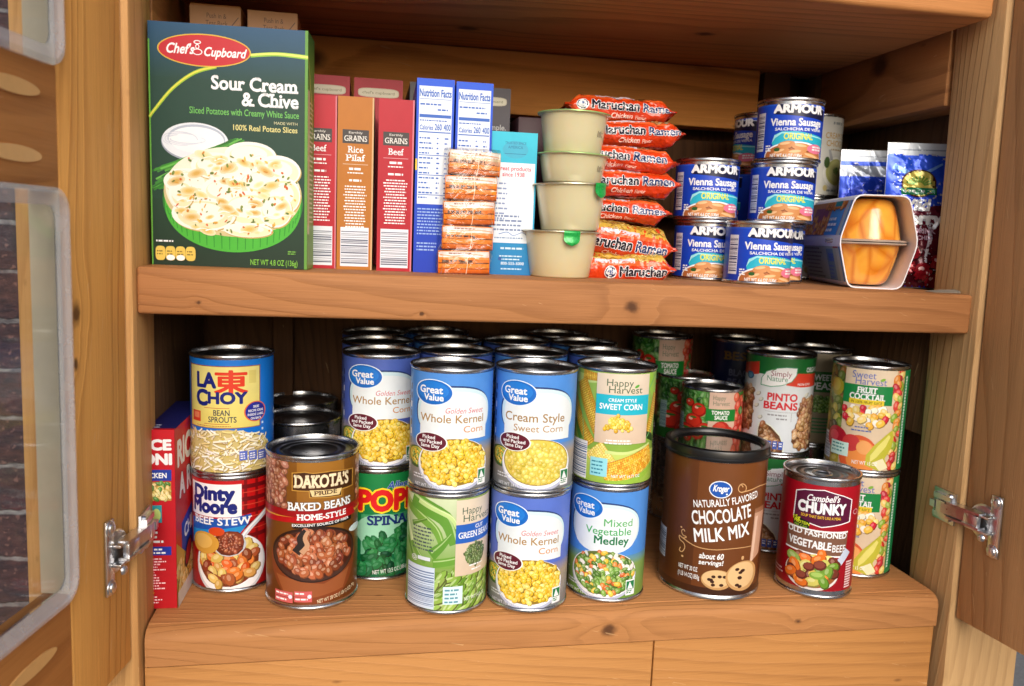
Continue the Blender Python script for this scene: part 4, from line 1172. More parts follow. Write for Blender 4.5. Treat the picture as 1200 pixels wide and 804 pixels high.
def door(hx, hy, ang, side, zbot, ztop, Wd, wins, zh, label):
    """ang: heading of the open door seen from above; inside face is local +y (left door) or -y (right door)"""
    d = Vector((math.sin(ang), math.cos(ang), 0)) * -1
    th = math.atan2(d.y, d.x)
    yi = 0.0
    sg = 1 if side == 'L' else -1
    y0, y1 = (-TH, 0) if side == 'L' else (0, TH)
    SW = 88.0
    root = cboard('door', 0, SW, y0, y1, zbot, ztop, W_STILE if side == 'L' else W_DOORR, bevel=2)
    # put the stile's origin on the door line
    base = Matrix.Translation(Vector((hx - 510, hy, 270)) * MM) @ Matrix.Rotation(LEAN_L if side == 'L' else LEAN_R, 4, 'Y') @ Matrix.Translation(Vector((0, 0, -270)) * MM) @ Matrix.Rotation(th, 4, 'Z')
    loc = Vector((SW / 2, (y0 + y1) / 2, (zbot + ztop) / 2)) * MM
    root.matrix_local = base @ Matrix.Translation(loc)
    root['label'] = label
    def sub(o):
        o.location = Vector(o.location) - loc
        return o
    edges = [zbot] + [z for wz in wins for z in wz] + [ztop]
    for i in range(0, len(edges), 2):
        a, b = edges[i], edges[i + 1]
        if b - a > 1: sub(board('rail', SW + .2, Wd - SW - .2, y0 + .6, y1 - .4, a, b, W_RAIL, root, 1.5))
    sub(board('stile', Wd - SW, Wd, y0, y1, zbot, ztop, W_STILE2, root, 2))
    for (a, b) in wins:
        x0, x1 = SW, Wd - SW
        sub(board('opening_liner', SW + .15, SW + 1.8, y0 + .5, y1 - .6, a + .3, b - .3, M_LINER, root, 0))
        outr = rrect(x0 - 1.5, a - 1.5, x1 + 1.5, b + 1.5, 16); inn = rrect(x0 + 10, a + 10, x1 - 10, b - 10, 9)
        t0, t1 = sg * .8, sg * 6.5
        n = len(outr)
        mid = rrect(x0 + 2, a + 2, x1 - 2, b - 2, 14)
        vs = [(x, t0, z) for x, z in outr] + [(x, sg * 5.4, z) for x, z in outr] + [(x, t1, z) for x, z in mid] + [(x, sg * 2.2, z) for x, z in inn] + [(x, t0, z) for x, z in inn]
        fs = []
        for k in range(4):
            for i in range(n): fs.append((k * n + i, k * n + (i + 1) % n, (k + 1) * n + (i + 1) % n, (k + 1) * n + i))
        for i in range(n): fs.append((4 * n + i, 4 * n + (i + 1) % n, (i + 1) % n, i))
        g = mesh_obj('glazing_edge', vs, fs, M_GASKET, root, 40)
        bm = bmesh.new(); bm.from_mesh(g.data); bmesh.ops.recalc_face_normals(bm, faces=bm.faces[:]); bm.to_mesh(g.data); bm.free()
        sub(g)
        sub(board('pane', x0 + 10.3, x1 - 10.3, min(sg * .4, sg * 2.0), max(sg * .4, sg * 2.0), a + 10.3, b - 10.3, M_PANE, root, 0))
    for (z) in ((wins[0][1] + wins[1][0]) / 2 + 20, (wins[0][1] + wins[1][0]) / 2 - 20, wins[0][0] - 30):
        v = [(SW + 48 + p[0], sg * .9, z + p[1]) for p in circ(0, 0, 27, 5.0, 28)]
        v2 = [(p[0], sg * -1.0, p[2]) for p in v]
        n = len(v)
        sub(mesh_obj('wood_plug', v + v2, [tuple(range(n)) if sg < 0 else tuple(range(n))[::-1]] + [(i, (i + 1) % n, n + (i + 1) % n, n + i) for i in range(n)], M_PLUG, root, 30))
    # hinge with its arm to the post
    o, bm = hinge(root, 0, sg, zh, ang)
    inv = Matrix.Rotation(-th, 4, 'Z') @ Matrix.Translation(Vector((-hx, -hy, 0)))
    px = XL if side == 'L' else XR
    s = 1 if side == 'L' else -1
    def arm(bm):
        def wbox(x0, x1, yy0, yy1, z0, z1):
            vs = [bm.verts.new(inv @ Vector((x, y, z))) for x in (x0, x1) for y in (yy0, yy1) for z in (z0, z1)]
            for f in ((0, 1, 3, 2), (4, 6, 7, 5), (0, 4, 5, 1), (2, 3, 7, 6), (0, 2, 6, 4), (1, 5, 7, 3)): bm.faces.new([vs[i] for i in f])
        X = lambda t: px + s * t
        wbox(*sorted((X(0), X(2))), -159, -129, zh - 14, zh + 18)
        wbox(*sorted((X(2), X(6))), -157, -133, zh - 10, zh - 5)
        wbox(*sorted((X(2), X(6))), -157, -133, zh + 9, zh + 14)
        wbox(*sorted((X(2), X(4))), -154, -136, zh - 5, zh + 9)
        wbox(*sorted((X(5), X(8))), -152, -140, zh - 4, zh + 8)
        wbox(*sorted((X(2), X(9))), -139, -132, zh - 1, zh + 6)
        P1 = inv @ Vector((X(7), -142, zh + 2)); P2 = Vector((20, sg * 8, zh))
        d_ = (P2 - P1); d_.z = 0; n_ = Vector((-d_.y, d_.x, 0)).normalized()
        for (hw, z0, z1, e0, e1) in ((2.6, -5.0, 5.0, .12, 1.0), (4.4, -8.2, -6.0, .3, 1.15), (4.4, 6.0, 8.2, .3, 1.15)):
            vs = []
            for t in (e0, e1):
                for q in (-1, 1):
                    for z in (z0, z1): vs.append(bm.verts.new(P1 + d_ * t + n_ * q * hw + Vector((0, 0, z))))
            for f in ((0, 1, 3, 2), (4, 6, 7, 5), (0, 4, 5, 1), (2, 3, 7, 6), (0, 2, 6, 4), (1, 5, 7, 3)): bm.faces.new([vs[i] for i in f])
        for zz in (-9, 13):
            n = 12
            rr = [bm.verts.new(inv @ Vector((X(2), -152 + 4 * math.cos(2 * PI * i / n), zh + zz + 4 * math.sin(2 * PI * i / n)))) for i in range(n)]
            r3 = [bm.verts.new(inv @ Vector((X(4.4), -152 + 3 * math.cos(2 * PI * i / n), zh + zz + 3 * math.sin(2 * PI * i / n)))) for i in range(n)]
            for i in range(n): bm.faces.new((rr[i], rr[(i + 1) % n], r3[(i + 1) % n], r3[i]))
            bm.faces.new(r3)
    finish_hinge(o, bm, arm)
    sub(o)
    return root

door(128, -165, 0.1806, 'L', -20, 640, 420, ((79, 361), (441, 560)), 84, 'glazed cabinet door swung open, brick showing through its panes')
door(893.5, -165, -0.1204, 'R', -20, 640, 420, ((79, 361), (441, 560)), 88, 'plain edge of a cabinet door swung open beside the soup can')

# ------------------------------------------------------------------ brick wall and pavement behind
def brick_mat():
    N = NT('dark_red_brick')
    tc = N.n('ShaderNodeTexCoord').outputs['Object']
    sp = N.n('ShaderNodeSeparateXYZ'); N.t.links.new(tc, sp.inputs[0])
    cb = N.n('ShaderNodeCombineXYZ'); wz = N.math('MULTIPLY', N.math('SUBTRACT', N.noise(tc, 26, 4), .5), .016)
    N_ = N
    cb.inputs[2].default_value = 0
    N.t.links.new(sp.outputs[0], cb.inputs[0]); N.t.links.new(N.math('ADD', sp.outputs[2], wz), cb.inputs[1])
    br = N.n('ShaderNodeTexBrick')
    N.t.links.new(cb.outputs[0], br.inputs['Vector'])
    br.inputs['Scale'].default_value = 1.0
    br.inputs['Brick Width'].default_value = .203
    br.inputs['Row Height'].default_value = .067
    br.inputs['Mortar Size'].default_value = .0036
    br.inputs['Mortar Smooth'].default_value = .3
    br.inputs['Color1'].default_value = (*lin((104, 70, 68)), 1)
    br.inputs['Color2'].default_value = (*lin((74, 56, 62)), 1)
    br.inputs['Mortar'].default_value = (*lin((176, 172, 170)), 1)
    nz = N.noise(N.vm('MULTIPLY', tc, (1, 1, 2.2)), 46, 6, .7)
    c = N.mix(N.ramp(nz, [(.3, (0, 0, 0)), (.62, (1, 1, 1))]), br.outputs[0], (*lin((46, 38, 46)), 1))
    c = N.mix(N.math('MULTIPLY', N.math('GREATER_THAN', N.noise(tc, 130, 4), .62), .5), c, (*lin((150, 112, 104)), 1))
    c = N.mix(N.math('MULTIPLY', N.math('SUBTRACT', 1, br.outputs[1]), .0), c, c)
    c2 = N.mix(N.math('MULTIPLY', br.outputs[1], N.math('ADD', N.math('MULTIPLY', N.noise(tc, 14, 3), 1.0), -.05, clamp=True)), c, (*lin((128, 124, 128)), 1))
    N.set(Base_Color=c2, Roughness=.85)
    N.bump(N.math('SUBTRACT', N.math('MULTIPLY', nz, .5), N.math('MULTIPLY', br.outputs[1], .9)), 1.0, .012)
    return N.m
bm = bmesh.new(); bm_box(bm, -2600, 3200, 0, 220, -1000, 2600)
bw = bm_obj('brick_wall', bm, brick_mat(), None, 0, loc=(0, 345, 0))
tag(bw, 'dark red brick house wall seen through the glazed door at the left', 'wall')
N = NT('grey_asphalt')
tc = N.n('ShaderNodeTexCoord').outputs['Object']
N.set(Base_Color=N.mix(N.noise(tc, 160, 5, .7), (*lin((92, 94, 98)), 1), (*lin((146, 148, 150)), 1)), Roughness=.9)
N.bump(N.noise(tc, 220, 4, .7), .8, .004)
gv = [(-30000, -30000, -330), (30000, -30000, -330), (30000, 345, -330), (-30000, 345, -330)]
tag(mesh_obj('pavement', gv, [(0, 1, 2, 3)], N.m), 'grey pavement in front of the cabinet', 'pavement', kind='structure')

# ------------------------------------------------------------------ builders for the groceries
_mesh = {}
def shared(key, fn):
    if key not in _mesh:
        o = fn(); _mesh[key] = o.data
        bpy.data.objects.remove(o)
    return _mesh[key]

def inst(name, me, parent):
    return link(bpy.data.objects.new(name, me), parent)

def can_body(r, h, mat=M_TIN):
    prof = [(0, 2.4), (r - 5, 2.4), (r - 3.4, 1.6), (r - 2.6, .2), (r - 1.0, 0), (r + .1, .7), (r + .3, 2.2), (r - .1, 3.2), (r - 1.0, 3.8), (r - 1.0, h - 3.8), (r - .1, h - 3.2), (r + .3, h - 2.4), (r + .3, h - .8), (r - .1, h - .1), (r - 1.1, h), (r - 1.9, h - .3), (r - 2.2, h - 1.2), (r - 2.4, h - 4.3)]
    v, f = lathe(prof, 80)
    return mesh_obj('body', v, f, mat, None, 50)

def can_lid(r, h, ring=False, mat=M_DARKTIN):
    z = h - 4.4
    prof = [(r - 2.3, z + .3), (r - 3.4, z), (r - 4.4, z + .5), (r - 5.6, z + .5), (r - 6.6, z - .3), (r - 11, z - .3), (r - 12, z + .3), (r - 13, z + .3), (r - 14, z - .4), (r - 19, z - .4), (r - 20, z + .1), (r - 21, z - .3), (0, z - .3)]
    v, f = lathe(prof, 64)
    return mesh_obj('lid', v, [q[::-1] for q in f], mat, None, 50)

def pull_ring():
    bm = bmesh.new()
    n, m = 28, 8
    for i in range(n):
        for j in range(m):
            a, b = 2 * PI * i / n, 2 * PI * j / m
            rr = 10.5 + 1.7 * math.cos(b)
            bm.verts.new((rr * math.cos(a) * .82, rr * math.sin(a) - 8, 1.4 + .8 * math.sin(b)))
    bm.verts.ensure_lookup_table()
    for i in range(n):
        for j in range(m):
            bm.faces.new([bm.verts[q] for q in (i * m + j, ((i + 1) % n) * m + j, ((i + 1) % n) * m + (j + 1) % m, i * m + (j + 1) % m)])
    bm_box(bm, -5.5, 5.5, 1, 17, .3, 1.8)
    return bm_obj('pull_ring', bm, M_STEEL, None, 0)

_art = {}
def can(name, x, y, z, r, h, art_key, art_fn, label, cat='can', group=None, turn=0.0, ring=False, mat_print=M_PRINT, lid=True, body_mat=M_TIN):
    """turn: how far (degrees) the can is turned to the right of facing the camera"""
    face = math.atan2(CAM[0] - x, y - CAM[1])
    root = tag(empty(name, (x, y, z), face + R(turn)), label, cat, group)
    inst('body', shared(('body', r, h, body_mat.name), lambda: can_body(r, h, body_mat)), root)
    l = inst('lid', shared(('lid', r, h), lambda: can_lid(r, h)), root)
    if ring:
        q = inst('pull_ring', shared('ring', pull_ring), l); q.location = (0, 0, (h - 4.0) * MM)
    if art_fn:
        def mk():
            A = art_fn()
            z0 = (h - A.H) / 2 - (1.4 if h < 70 else 0)
            return build_art('label', A, cyl_map(r - .75, z0), mat_print, None, du=2.4, clip=(-A.W, 0, A.W, A.H))
        inst('label', shared(art_key, mk), root)
    return root

H15, R15 = 112.7, 38.3
GV = lambda kind, hue: ((f'gv_{kind}_{hue}'), (lambda: gv_label(kind, hue)))

def c15(name, x, y, lev, key_fn, label, group=None, turn=0.0, h=H15):
    return can(name, x, y, lev * H15, R15, h, key_fn[0], key_fn[1], label, 'can', group, turn)

# ---------------- lower shelf, front row
FR = 'vegetable cans stacked two high at the front of the lower shelf'
SP = ('spinach', spinach_label); GB = ('greenbean', greenbean_label); CO = ('corn', corn_label)
SPR = ('sprout', sprout_label); STW = ('stew', stew_label); PIN = ('pinto', pinto_label); FC = ('cocktail', cocktail_label); HG = ('hhgreen', hh_green_label); NB = ('navy', navy_bean_label)
c15('green_bean_can', 392.4, -112.9, 0, GB, 'cut green beans can with a blue band, under the brightest whole kernel corn can', FR)
c15('corn_can', 392.9, -112.2, 1, GV('whole', 'sky'), 'bright blue whole kernel corn can standing on the cut green beans can', FR)
c15('corn_can', 470.4, -116.4, 0, GV('whole', 'violet'), 'violet blue whole kernel corn can under the cream style corn can', FR, turn=-3)
c15('cream_corn_can', 471.2, -115.8, 1, GV('cream', 'sky'), 'blue cream style sweet corn can with pale corn in its bowl', FR)
c15('mixed_vegetable_can', 552.0, -103.7, 0, GV('mix', 'sky'), 'blue and green mixed vegetable medley can', FR, turn=-9)
c15('corn_can', 552.6, -103.0, 1, CO, 'cream style sweet corn can with corn cobs, husks and a cyan band', FR)
c15('spinach_can', 329.9, -35.2, 0, SP, 'dark green spinach can with red lettering, behind the baked beans can', FR, turn=0)
c15('corn_can', 330.3, -35.6, 1, GV('whole', 'deep'), 'deep blue whole kernel corn can standing on the green spinach can', FR)
c15('stew_can', 190.4, -50.0, 0, STW, 'red plaid beef stew can beneath the bean sprouts can', FR, turn=12)
c15('bean_sprout_can', 190.2, -50.4, 1, SPR, 'blue and yellow bean sprouts can with a red oriental character', FR)
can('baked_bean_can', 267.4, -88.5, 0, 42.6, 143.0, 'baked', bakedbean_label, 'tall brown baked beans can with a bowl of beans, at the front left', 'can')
# cocoa tub
def tub(x, y):
    r, h = 50.6, 138.5
    face = math.atan2(CAM[0] - x, y - CAM[1])
    root = tag(empty('chocolate_mix_tub', (x, y, 0), face), 'big brown chocolate milk mix tub with a black plastic lid', 'tub')
    prof = [(0, 2), (r - 4, 2), (r - 2, 0), (r, 1), (r + .2, 3.5), (r - .8, 4.5), (r - .8, h - 1), (r - 4, h)]
    v, f = lathe(prof, 96); mesh_obj('body', v, f, M_TIN, root, 50)
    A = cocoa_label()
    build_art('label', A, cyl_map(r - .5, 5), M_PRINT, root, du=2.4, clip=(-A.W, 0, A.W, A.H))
    prof = [(r - .2, h - 1), (r + 1.2, h - .8), (r + 1.6, h + .6), (r + 1.6, h + 1.6), (r + .9, h + 2.4), (r + .9, h + 7.6), (r + .3, h + 9.2), (r - 1.4, h + 10), (r - 4.2, h + 9.8), (r - 5.8, h + 8.2), (r - 6.4, h + 6), (r - 7.4, h + 5.4)]
    v, f = lathe(prof, 96); lid = mesh_obj('lid', v, f, M_BLACKPL, root, 40)
    v, f = lathe([(r - 7.2, h + 5.6), (r - 14, h + 5.4), (0, h + 5.4)], 96); mesh_obj('clear_disc', v, [q[::-1] for q in f], M_DARKCLEAR, lid, 40)
    return root
tub(663.7, -97.5)
can('soup_can', 769.9, -117.0, 0, 37.6, 122.0, 'chunky', chunky_label, 'red vegetable beef soup can with a pull ring lid', 'can', ring=True)
c15('pinto_bean_can', 778.5, -2.4, 0, PIN, 'lower pinto beans can, mostly hidden by the cocoa tub and red soup can', turn=4)
c15('pinto_bean_can', 778.0, -2.2, 1, PIN, 'white and green pinto beans can on top of another, red lettering in view')
c15('fruit_cocktail_can', 842.1, -73.7, 0, FC, 'lower fruit cocktail can, half hidden behind the red soup can', 'fruit cocktail cans', turn=-2)
c15('fruit_cocktail_can', 842.6, -73.2, 1, FC, 'upper fruit cocktail can with a green band, stacked at the right end', 'fruit cocktail cans')
TB = 'tomato cans behind the cocoa tub'
TOM = (lambda: tomato_label())
can('tomato_can', 708, 19, 0, 35, 101, 'tomtall', lambda: tomato_label(35, 93), 'tall tomato can under the front tomato sauce can, behind the cocoa tub', 'can', TB, turn=10)
can('tomato_can', 708, 19, 101, 35, 81, 'tom', TOM, 'tomato sauce can closest to the black tub lid, fully lit', 'can', TB)
can('tomato_can', 706, 96, 0, 35, 101, 'tomtall', None, 'tall tomato can in the dark under the shaded tomato sauce can', 'can', TB, turn=10)
can('tomato_can', 706, 96, 101, 35, 81, 'tom', TOM, 'shaded tomato sauce can just behind and left of the lit one', 'can', TB, turn=24)

# ---------------- lower shelf, rows in the dark behind
BK = 'cans in the dark rows at the back of the lower shelf'
def backcol(name, x, y, key_fn, lab, top=True, turn=0.0):
    a = c15(name, x, y, 0, (key_fn[0], None), lab + ', lower of two', BK, turn)
    if top: c15(name, x, y, 1, key_fn, lab + ', upper of two', BK, turn)
GW = GV('whole', 'deep'); GC = GV('cream', 'sky')
backcol('vegetable_can', 327, 42, GW, 'dark rimmed can right behind the corn can on the spinach')
backcol('vegetable_can', 325, 119, GW, 'dark rimmed can two behind the corn can on the spinach')
backcol('vegetable_can', 406, -19, GW, 'can right behind the brightest whole kernel corn can')
backcol('vegetable_can', 405, 58, GC, 'can two behind the brightest whole kernel corn can')
backcol('vegetable_can', 400, 135, GC, 'can three behind the brightest whole kernel corn can')
backcol('vegetable_can', 484, -25, GC, 'can right behind the cream style corn can')
backcol('vegetable_can', 484, 60, GW, 'can two behind the cream style corn can')
backcol('vegetable_can', 563, -24, GW, 'can right behind the sweet corn can with cobs')
backcol('vegetable_can', 562, 54, GC, 'can two behind the sweet corn can with cobs')
backcol('vegetable_can', 548, 131, GW, 'can three behind the sweet corn can with cobs')
TL = ('tom15', lambda: tomato_label(38, 104.5))
backcol('tomato_can', 690, 142, ('tom15', lambda: tomato_label(38, 104.5)), 'tomato can at the very back left of the navy bean can')
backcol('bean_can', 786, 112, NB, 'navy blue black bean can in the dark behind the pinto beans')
backcol('pea_can', 846, 36, HG, 'beige and green can between the pinto beans and fruit cocktail cans')
BB = 'tall plain cans behind the baked beans can'
can('bean_can', 247, 36, 0, 42.6, 143, 'none', None, 'tall dark can right behind the baked beans, only its rim showing', 'can', BB)
can('bean_can', 240, 124, 0, 42.6, 143, 'none', None, 'tall can farthest back in the dark behind the baked beans', 'can', BB)

# ---------------- boxes
def carton(name, x, y, z, w_, d, h, col, label, cat='box', group=None, rz=0.0, rx=0.0, edge=1.2):
    """x,y: centre of the front bottom edge"""
    bm = bmesh.new()
    bm_box(bm, -w_ / 2, w_ / 2, -d / 2, d / 2, 0, h)
    o = bm_obj(name, bm, M_CARD, None, edge, 2)
    a = o.data.color_attributes.new('Col', 'FLOAT_COLOR', 'CORNER')
    a.data.foreach_set('color', [*lin(col), 1] * len(a.data))
    c, s = math.cos(rz), math.sin(rz)
    o.location = Vector((x - s * d / 2, y + c * d / 2, z)) * MM
    o.rotation_euler = (rx, 0, rz)
    return tag(o, label, cat, group)

def print_on(box, kind, w_, d, h, art, name=None, mat=M_CARD):
    return build_art(name or kind + '_panel', art, face_map(kind, w_, d, h), mat, box, h0=.12, dh=.003)

# potato box
w_, d, h = 127.0, 40.0, 196.5
pb = carton('potato_box', 200.3, -122, zs(200), w_, d, h, (96, 150, 50), 'tall dark green sour cream and chive potato box at the left end', rz=R(-3.6))
A = Art(7)
A.rect(-w_ / 2, 0, w_ / 2, h, (20, 58, 38), (24, 64, 56)); A.rect(-w_ / 2, h * .78, w_ / 2, h, (24, 64, 56), (28, 76, 112))  # bluish top: sky reflection put into the box colour
A.rect(-w_ / 2, 0, w_ / 2, h * .28, (18, 44, 28), (20, 58, 38))
A.rect(-w_ / 2, 0, -w_ / 2 + 1.2, h - 14, (100, 170, 60)); A.rect(w_ / 2 - 2.4, 0, w_ / 2, h, (96, 150, 60))
PX = lambda px, py: ((px - 493) / 835 * w_, h * (1 - (py - 120) / 1395))      # zoom pixels of the 946 px view -> mm
def Q(px, py):      # the 400x340 enlargement: box spans x 415..855, y 62..742
    return ((px - 635) / 440 * w_, h * (1 - (py - 74) / 664))
A.line([Q(695, 150), Q(770, 142), Q(855, 146)], 3.0, (140, 190, 60), 3.6); A.line([Q(695, 148), Q(770, 141), Q(855, 145)], 1.6, (226, 226, 110), 2)
A.line([Q(600, 185), Q(540, 205), Q(480, 250), Q(430, 310), Q(416, 330)], 3, (150, 190, 50), 2.4); A.line([Q(600, 185), Q(540, 204), Q(480, 249), Q(430, 309), Q(416, 329)], 1.4, (226, 216, 80), 1)
cx, cy = Q(568, 144)
A.ell(cx, cy, 37, 13, (214, 176, 60), n=44); A.ell(cx, cy, 36, 12.1, (190, 36, 48), n=44)
A.text("Chef's", Q(500, 0)[0], Q(0, 155)[1], 7.6, WHITE, w=22, bold=.03, shear=.25); A.text('Cupboard', Q(622, 0)[0], Q(0, 158)[1], 6.8, WHITE, w=33, bold=.03, shear=.25)
x, y = Q(549, 140)
A.ell(x, y + 5, 3, 1.6, WHITE, 12); A.ell(x, y + 5, 2.2, .9, (190, 36, 48), 12); A.ell(x, y + 1.6, 1.6, 2, WHITE, 12); A.ell(x, y + 1.6, 1, 1.3, (190, 36, 48), 12); A.ell(x, y - 2.6, 4, 2.6, WHITE, 14); A.ell(x, y - 2.6, 3.2, 1.9, (190, 36, 48), 14)
A.text('Sour Cream', Q(828, 0)[0], Q(0, 245)[1], 10.4, WHITE, 'R', w=70, bold=.035, serif=True); A.text('& Chive', Q(829, 0)[0], Q(0, 286)[1], 10.4, WHITE, 'R', w=46, bold=.035, serif=True)
A.text('Sliced Potatoes with Creamy White Sauce', Q(830, 0)[0], Q(0, 314)[1], 5.2, (110, 190, 90), 'R', w=88, bold=.01)
A.text('MADE WITH', Q(826, 0)[0], Q(0, 333)[1], 2.2, (210, 206, 160), 'R', w=19); A.text('100% Real Potato Slices', Q(826, 0)[0], Q(0, 354)[1], 4.4, (226, 216, 140), 'R', w=52, bold=.015)
# bowl of sour cream
x, y = Q(540, 390)
A.ell(x, y - 1, 27, 15.5, (150, 160, 176), n=40); A.ell(x, y, 26.5, 15, (226, 232, 240), n=40); A.ell(x + 1, y + 2, 23, 11.5, (176, 186, 204), n=36); A.ell(x + 1, y + 1, 22, 10.6, (238, 242, 246), n=36)
for k in range(4): A.line([(x - 12 + k * 2 + 14 * math.cos(t * .5 + k), y + 1 + (6 - k) * math.sin(t * .5 + k)) for t in range(9)], .9, (206, 212, 226), .5)
for i in range(34):
    t = i / 33
    x0, y0 = Q(420 + A.rnd.uniform(-4, 40), 470 + A.rnd.uniform(-8, 60)); x1, y1 = Q(655 + A.rnd.uniform(-30, 24), 385 + A.rnd.uniform(-10, 26))
    A.line([(max(-w_ / 2 + 1.5, x0), y0), ((x0 + x1) / 2, (y0 + y1) / 2 + A.rnd.uniform(-1, 2)), (x1, y1)], 1.5, jit(A.rnd.choice([(60, 140, 50), (96, 176, 70), (40, 110, 44)]), A.rnd, 12), 1.2)
# green dish
x, y = Q(645, 560)
A.ell(x, y + 2, 57, 41, (36, 120, 40), n=48)
A.poly([(x - 56, y + 12)] + [(x + 55 * math.cos(a), y - 4 + 36 * math.sin(a)) for a in [PI + PI * i / 30 for i in range(31)]] + [(x + 56, y + 12)], (72, 176, 54))
for k in range(26):
    a = PI + PI * (k + .5) / 26
    A.line([(x + 54 * math.cos(a), y - 2 + 24 * math.sin(a)), (x + 53 * math.cos(a), y - 4 + 34 * math.sin(a))], 1.2, (50, 148, 44), .8)
# potatoes au gratin: overlapping slices
def inpot(px, py): return (px / 55) ** 2 + ((py - 8) / 37) ** 2 < 1
A.ell(x, y + 9, 56, 36, (206, 190, 140), n=48); A.ell(x, y + 12, 54.5, 35, (238, 234, 214), n=48)
for (dx, dy, rx, ry) in ((-36, 12, 20, 11), (-14, 26, 20, 11), (14, 36, 21, 11), (36, 24, 19, 13), (0, 22, 22, 11), (24, 14, 22, 12), (-30, -2, 20, 12), (-6, 6, 20, 12), (40, 4, 15, 16), (14, -8, 25, 15), (-24, -14, 26, 14), (34, -8, 14, 15), (12, -26, 20, 6), (-42, 2, 10, 12)):
    A.ell(x + dx + .8, y + 5 + dy - 1, rx, ry, (190, 164, 96), n=28); A.ell(x + dx, y + 5 + dy, rx, ry, (244, 242, 232), n=28); A.ell(x + dx + 1, y + 4.2 + dy, rx * .86, ry * .82, jit((236, 228, 188), A.rnd, 8), n=26); A.ell(x + dx - 1, y + 6 + dy, rx * .7, ry * .6, (244, 241, 228), n=22)
for i in range(60):
    px, py = A.rnd.uniform(-50, 50), A.rnd.uniform(-26, 42)
    if not inpot(px * 1.08, py): continue
    q = A.rnd.uniform(2, 6); c = A.rnd.choice([(226, 200, 116), (216, 178, 84), (232, 214, 150), (206, 160, 70)]); rt = A.rnd.uniform(-.5, .5)
    for m_ in range(4): A.ell(x + px, y + py, q * (1.3 - m_ * .28), q * (.62 - m_ * .13), mixc((238, 232, 208), c, .25 + m_ * .22), 14, rt)
for i in range(26):
    px, py = A.rnd.uniform(-46, 46), A.rnd.uniform(-24, 40)
    if inpot(px * 1.1, py): A.line([(x + px - 5, y + py), (x + px, y + py + A.rnd.uniform(.5, 2)), (x + px + 5, y + py + .2)], A.rnd.uniform(.6, 1.4), (250, 250, 244), .3)
for i in range(170):
    px, py = A.rnd.uniform(-52, 52), A.rnd.uniform(-26, 42)
    if not inpot(px, py): continue
    A.ell(x + px, y + py, A.rnd.uniform(.5, 2.2), A.rnd.uniform(.4, 1.2), A.rnd.choice([(196, 130, 40), (214, 160, 60), (120, 140, 60), (226, 190, 90), (206, 96, 40), (96, 120, 50)]), 8, A.rnd.uniform(0, 3))
x, y = Q(425, 672)
A.words(x + 1, y, x + 22, 1, 1, WHITE, h=1.4)
for k in range(4):
    A.ell(Q(440 + k * 28, 0)[0], Q(0, 704)[1], 4, 6, (226, 196, 90), n=20, sq=.6); A.words(Q(430 + k * 28, 0)[0], Q(0, 700)[1], Q(450 + k * 28, 0)[0], 2, 2.4, (120, 100, 40), h=1)
    if k in (1, 2): A.ell(Q(440 + k * 28, 0)[0], Q(0, 716)[1], 3.4, 2.4, WHITE, n=14)
A.text('NET WT 4.8 OZ (136g)', Q(828, 0)[0], Q(0, 729)[1], 4.6, (130, 200, 70), 'R', w=39, bold=.005); A.words(Q(800, 0)[0], Q(0, 690)[1], Q(830, 0)[0], 2, 1.8, (110, 170, 70), h=1)
print_on(pb, 'front', w_, d, h, A)
A = Art(8)
A.rect(-d / 2, 0, d / 2, h, (130, 176, 70), (96, 150, 50)); A.rect(-d / 2, h - 30, d / 2, h, (110, 160, 60), (60, 110, 50))
A.rect(-d / 2, 30, -d / 2 + 12, 150, (210, 214, 160)); A.words(-d / 2 + 13, 140, d / 2 - 3, 26, 4, (230, 236, 200), h=1.6)
A.line([(-18, h - 20), (0, h - 50), (18, h - 90)], 3, (206, 216, 110), 3)
print_on(pb, 'right', w_, d, h, A)

# rice mix boxes, narrow side to the front
RG = 'narrow rice mix boxes standing beside the potato box'
def rice_box(xc, y, col, dark, title, label):
    w_, d, h = 31.5, 116, 152.5
    b = carton('rice_mix_box', xc, y, zs(xc), w_, d, h, mixc(col, (0, 0, 0), .25), label, 'box', RG, rz=R(-1))
    A = Art(len(title) + int(xc))
    A.rect(-w_ / 2, 0, w_ / 2, h, col, mixc(col, (255, 150, 140), .06))
    A.rect(-11.5, 112, 11.5, 124, (62, 56, 56)); A.text('Earthly', 0, 120.6, 1.9, (226, 220, 214), w=12); A.text('GRAINS', 0, 114, 4.8, (232, 228, 222), w=20, serif=True, bold=.01)
    for k, t in enumerate(title): A.text(t, 0, 104 - k * 7.2, 5.6, WHITE, w=len(t) * 3.4, serif=True, bold=.01)
    yb = 104 - 7.2 * (len(title) - 1)
    A.rect(-11, yb - 3.2, 11, yb - 2.8, mixc(col, WHITE, .7)); A.words(-8, yb - 8, 8, 1, 3, WHITE, h=2, center=True); A.words(-9, yb - 11, 9, 1, 3, WHITE, h=1, center=True)
    A.words(-7, yb - 18, 7, 1, 3, WHITE, h=1.8, center=True, fill=1); A.words(-12, yb - 23, 12, 16, 2.55, WHITE, h=1.05, center=True)
    A.bars(-12.5, 3, 12.5, 38, (90, 96, 116), bg=(222, 226, 236), vert=False)
    A.rect(w_ / 2 - 1.4, 0, w_ / 2, h, mixc(col, WHITE, .45))
    print_on(b, 'front', w_, d, h, A)
rice_box(270.5, -86, (176, 10, 34), 0, ['Beef'], 'red beef rice box half hidden behind the green potato box')
rice_box(302.8, -90, (176, 106, 22), 0, ['Rice', 'Pilaf'], 'golden brown rice pilaf box between the two red boxes')
rice_box(338.4, -92, (172, 8, 34), 0, ['Beef'], 'red beef rice box right beside the blue boxes')
